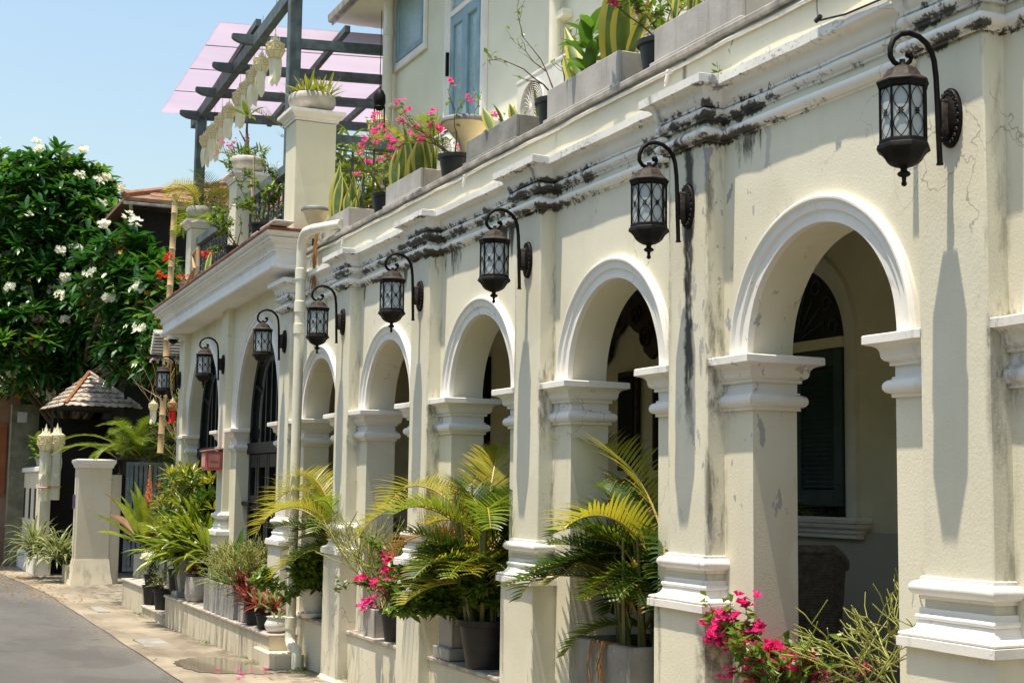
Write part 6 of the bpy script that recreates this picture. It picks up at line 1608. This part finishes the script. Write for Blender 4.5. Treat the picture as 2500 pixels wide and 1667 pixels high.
# plants on the gate side wall
r=thing('cycad_pot','dark pot with arching cycad fronds on the gate pier wall','potted plant',(-23.6,.35,1.74))
pot_round(r,(-23.6,.42,1.74),.22,.17,.28,M['blackpot'])
mb=MB()
for i in range(30): frond(mb,(-23.6,.40+rnd(-.2,.3),2.0),i*2.4+rnd(-.2,.2),rnd(.35,1.2),rnd(.9,1.3),rnd(1.0,1.9),34,.20,.022,.25,ml=random.choice((0,0,1,0)),start=.08)
tpart(mb,'fronds',[M['fern'],M['palm'],M['rachis']],r)
r=thing('gate_shrub','mixed leafy shrub with pale variegated leaves above the gate','shrub',(-23.6,.9,1.3))
shrub(r,(-24.1,.95,1.5),.35,.65,1.05,60,.16,.05,[M['spider'],M['vine2']],'ovate',6,alt=1)
r=thing('twiggy_tree','bare crooked branches of a small tree between the gate and the annex','tree',(-22.0,1.15,0))
mb=MB()
def br(p,d,l,rr,lev):
    P=[Vector(p)];d=Vector(d).normalized()
    for i in range(5): d=(d+Vector((rnd(-.3,.3),rnd(-.3,.3),rnd(-.15,.2)))).normalized();P.append(P[-1]+d*l/5)
    mb.tube(P,[rr*(1-.1*i) for i in range(6)],6)
    if lev>0:
        for k in range(3): br(P[random.choice((3,4,5))],d+Vector((rnd(-.8,.8),rnd(-.8,.8),rnd(-.2,.7))),l*.7,rr*.55,lev-1)
br((-22.4,1.25,0),(.1,-.25,1),1.5,.03,3);br((-22.2,1.45,0),(.2,-.1,1),1.7,.028,3);tpart(mb,'branches',M['bamboo'],r,60)
shrub(r,(-22,1.0,1.75),.5,.6,1.3,26,.15,.04,[M['vine2']],'ovate',6,stem=False)
# ------------------------------------------------------------------ frangipani tree
random.seed(77)
tr=thing('frangipani_tree','big dark green frangipani tree with white flower clusters at the left of the photo','tree',(-27.0,-.4,0))
EL=[((-27.2,-1.15,5.75),(1.5,1.45,1.75)),((-26.6,.25,4.75),(1.25,1.0,1.05)),((-27.0,-1.3,4.3),(1.5,1.5,1.3)),((-26.2,1.05,4.15),(1.0,.75,1.15)),((-26.6,.2,3.9),(1.3,1.2,.9)),((-27.2,-.35,6.1),(1.2,.9,1.15)),(tuple(U(345,675,'x',-24.3)),(.7,.62,.62)),(tuple(U(385,720,'x',-23.6)),(.6,.55,.75)),(tuple(U(330,790,'x',-24.6)),(.8,.75,.75)),(tuple(U(60,800,'x',-26.0)),(1.0,.9,.8)),(tuple(U(285,640,'x',-25.0)),(.9,.75,.8)),(tuple(U(250,720,'x',-25.4)),(1.,.8,.8)),(tuple(U(395,800,'x',-22.5)),(.6,.45,.6)),(tuple(U(120,700,'x',-26.5)),(1.0,1.3,1.1)),(tuple(U(40,640,'x',-26.5)),(1.0,1.0,1.1)),(tuple(U(200,560,'x',-26.5)),(.9,.8,.8)),(tuple(U(185,475,'x',-27.5)),(1.,.72,.72)),(tuple(U(115,450,'x',-27.5)),(1.,.85,.85)),(tuple(U(30,470,'x',-27.8)),(1.,.9,.9)),(tuple(U(225,575,'x',-26.8)),(.8,.55,.6)),(tuple(U(215,810,'x',-26.0)),(.9,.9,.65))]
mb=MB()
KT=1.075
EL=[(tuple(CAM+(Vector(c)-CAM)*KT) if c[0]<-25.2 else c,tuple(q*(KT if c[0]<-25.2 else 1) for q in rd)) for c,rd in EL]
base=Vector((-29.0,.3,0))
mb.tube([base,base+Vector((.05,-.05,1.2)),base+Vector((.1,-.2,2.6))],[.17,.14,.12],10);tpart(mb,'trunk',M['branch'],tr,60)
tips=[];SO={};EI=[]
for (c,rd) in EL:
    n=int(125*(rd[1]*rd[2]))
    for i in range(n):
        z=rnd(-.75,1);a=rnd(0,2*PI);k=math.sqrt(1-z*z);s_=rnd(.72,1.06)
        nrm=Vector((k*cos(a),k*sin(a),z));p=Vector(c)+Vector((nrm.x*rd[0],nrm.y*rd[1],nrm.z*rd[2]))*s_
        if nrm.x<-.45: continue
        tips.append((p,nrm));SO[len(tips)-1]=s_;EI.append(EL.index((c,rd)))
mb=MB()
for (p,nrm) in tips:
    if random.random()<.22:
        q=p-nrm*.5;mb.tube([base+Vector((.1,-.2,rnd(2.2,2.7))),(base+q)/2+Vector((rnd(-.3,.3),rnd(-.3,.3),1.6)),q,p],[.06,.04,.022,.014],6)
tpart(mb,'limb',M['branch'],tr,60)
mb=MB()
for (p,nrm) in tips:
    d=(nrm*.9+Vector((0,0,.75))).normalized();x_=d.orthogonal().normalized();y_=d.cross(x_)
    n=random.randint(9,14);young=random.random()<.17
    for i in range(n):
        an=i*2.4+rnd(-.2,.2);e=rnd(-.1,.85)
        v=(x_*cos(an)+y_*sin(an))*cos(e)+d*sin(e)
        az=math.atan2(v.y,v.x);el=math.asin(max(-1,min(1,v.z)))
        mb.strap(p,az,el,rnd(.26,.40),rnd(.08,.105),rnd(.1,.7),4,.16,'ovate' if False else 'x',1 if young else 0,None,.3)
tpart(mb,'leaves',[M['frang'],M['frang2']],tr)
# inner creeper with small leaves
mb=MB()
for i in range(30000):
    c,rd=random.choice(EL);z=rnd(-1,1);a=rnd(0,2*PI);k=math.sqrt(1-z*z);s_=rnd(.12,.97)**.6
    p=Vector(c)+Vector((k*cos(a)*rd[0],k*sin(a)*rd[1],z*rd[2]))*s_
    if k*cos(a)<-.6: continue
    o=mnoise.noise(p*1.1);m=0
    if o>.22 and random.random()<.45: m=1
    elif mnoise.noise(p*1.4+Vector((5,5,5)))>.25 and random.random()<.6: m=2
    u=Vector((rnd(-1,1),rnd(-1,1),rnd(-1,.3)));mb.leaf(p,(rnd(-.3,1),rnd(-1,.5),rnd(-.2,1)),u,rnd(.10,.18),rnd(.07,.12),m)
tpart(mb,'creeper_leaves',[M['vine'],M['vineor'],M['vine2']],tr)
cand=[(p,n) for i,(p,n) in enumerate(tips) if n.x>.15 and n.y<.6 and SO[i]>.93]
c1=[(p,n) for i,(p,n) in enumerate(tips) if n.x>.1 and n.y<.75 and SO[i]>.9 and EI[i]<6];c2=[(p,n) for i,(p,n) in enumerate(tips) if n.x>.1 and SO[i]>.93 and EI[i]>=6]
random.shuffle(c1);random.shuffle(c2)
for (p,nrm) in c1[:60]+c2[:60]:
    mb=MB();c=p+nrm*.20+Vector((.08,-.04,.08))
    for k in range(random.randint(9,17)):
        q=c+Vector((rnd(-1,1),rnd(-1,1),rnd(-.8,.8)))*.085
        f=(nrm+Vector((rnd(-.7,.7),rnd(-.7,.7),rnd(-.3,.7)))).normalized();x_=f.orthogonal().normalized();y_=f.cross(x_)
        for j in range(5):
            an=j*2*PI/5;mb.leaf(q,f,(x_*cos(an)+y_*sin(an))+f*.35,.058,.05)
    tpart(mb,'flower_cluster',M['whitefl'],tr)
# dark evergreen backdrop behind the gate
hd=thing('evergreen_hedge','tall dark evergreen hedge behind the gate pavilion','hedge',(-29.6,.8,0))
mb=MB()
for i in range(5200):
    p=(rnd(-31.4,-30.2),rnd(-1.0,5.5),rnd(.1,4.6)+rnd(0,.6));u=Vector((rnd(-1,1),rnd(-1,1),rnd(-1,.5)));mb.leaf(p,(rnd(.2,1),rnd(-1,.5),rnd(-.2,1)),u,rnd(.2,.34),rnd(.1,.16),0 if random.random()<.93 else 1)
tpart(mb,'leaves',[M['vine'],M['vine2']],hd)
mb=MB()
for i in range(12): y=rnd(-.8,5.3);mb.tube([(-30.7,y,0),(-30.7+rnd(-.1,.1),y+rnd(-.2,.2),3.8)],[.06,.02],6)
tpart(mb,'stems',M['branch'],hd)
mb=MB();mb.box(-31.9,-31.6,-1.2,6,0,3.6);tag(mb.build('garden_wall',M['blackboard']),'dark garden wall almost hidden behind the evergreen hedge','wall')
# ================================================================== LIGHT, SKY, CAMERA
SE,SA=R(77.2),R(9.0)     # sun elevation; azimuth off the facade normal towards +x
w=bpy.data.worlds.new('World');sc.world=w;w.use_nodes=True
nt=w.node_tree;bg=nt.nodes['Background'];sky=nt.nodes.new('ShaderNodeTexSky');sky.sky_type='NISHITA';sky.sun_disc=False
sky.sun_elevation=SE;sky.sun_rotation=PI-SA;sky.air_density=1.8;sky.dust_density=2.4;sky.ozone_density=2.6;sky.altitude=100
nt.links.new(sky.outputs[0],bg.inputs[0]);bg.inputs[1].default_value=.122
sd=Vector((cos(SE)*sin(SA),-cos(SE)*cos(SA),sin(SE)))
sl=bpy.data.lights.new('sun','SUN');sl.energy=4.7;sl.angle=R(.53);sl.color=(1.0,.88,.70)
so=bpy.data.objects.new('sun',sl);COL.objects.link(so);so.rotation_euler=(-sd).to_track_quat('-Z','Y').to_euler();so.location=(0,0,30)
cd=bpy.data.cameras.new('camera');cam=bpy.data.objects.new('camera',cd);COL.objects.link(cam);sc.camera=cam
cd.sensor_width=36;cd.lens=FPX/2500*36;cd.clip_start=.05;cd.clip_end=400
mw=Matrix((RT,UPV,-FW)).transposed().to_4x4();mw.translation=CAM;cam.matrix_world=mw
vs=sc.view_settings;sc.display_settings.display_device='sRGB';vs.view_transform='Standard';vs.look='None';vs.gamma=1;vs.use_curve_mapping=False;vs.exposure=.66
try:
    sc.cycles.max_bounces=8;sc.cycles.diffuse_bounces=4;sc.cycles.transmission_bounces=4;sc.cycles.transparent_max_bounces=8
    sc.cycles.use_denoising=True;sc.cycles.use_adaptive_sampling=True;sc.cycles.caustics_reflective=False;sc.cycles.caustics_refractive=False
except Exception: pass
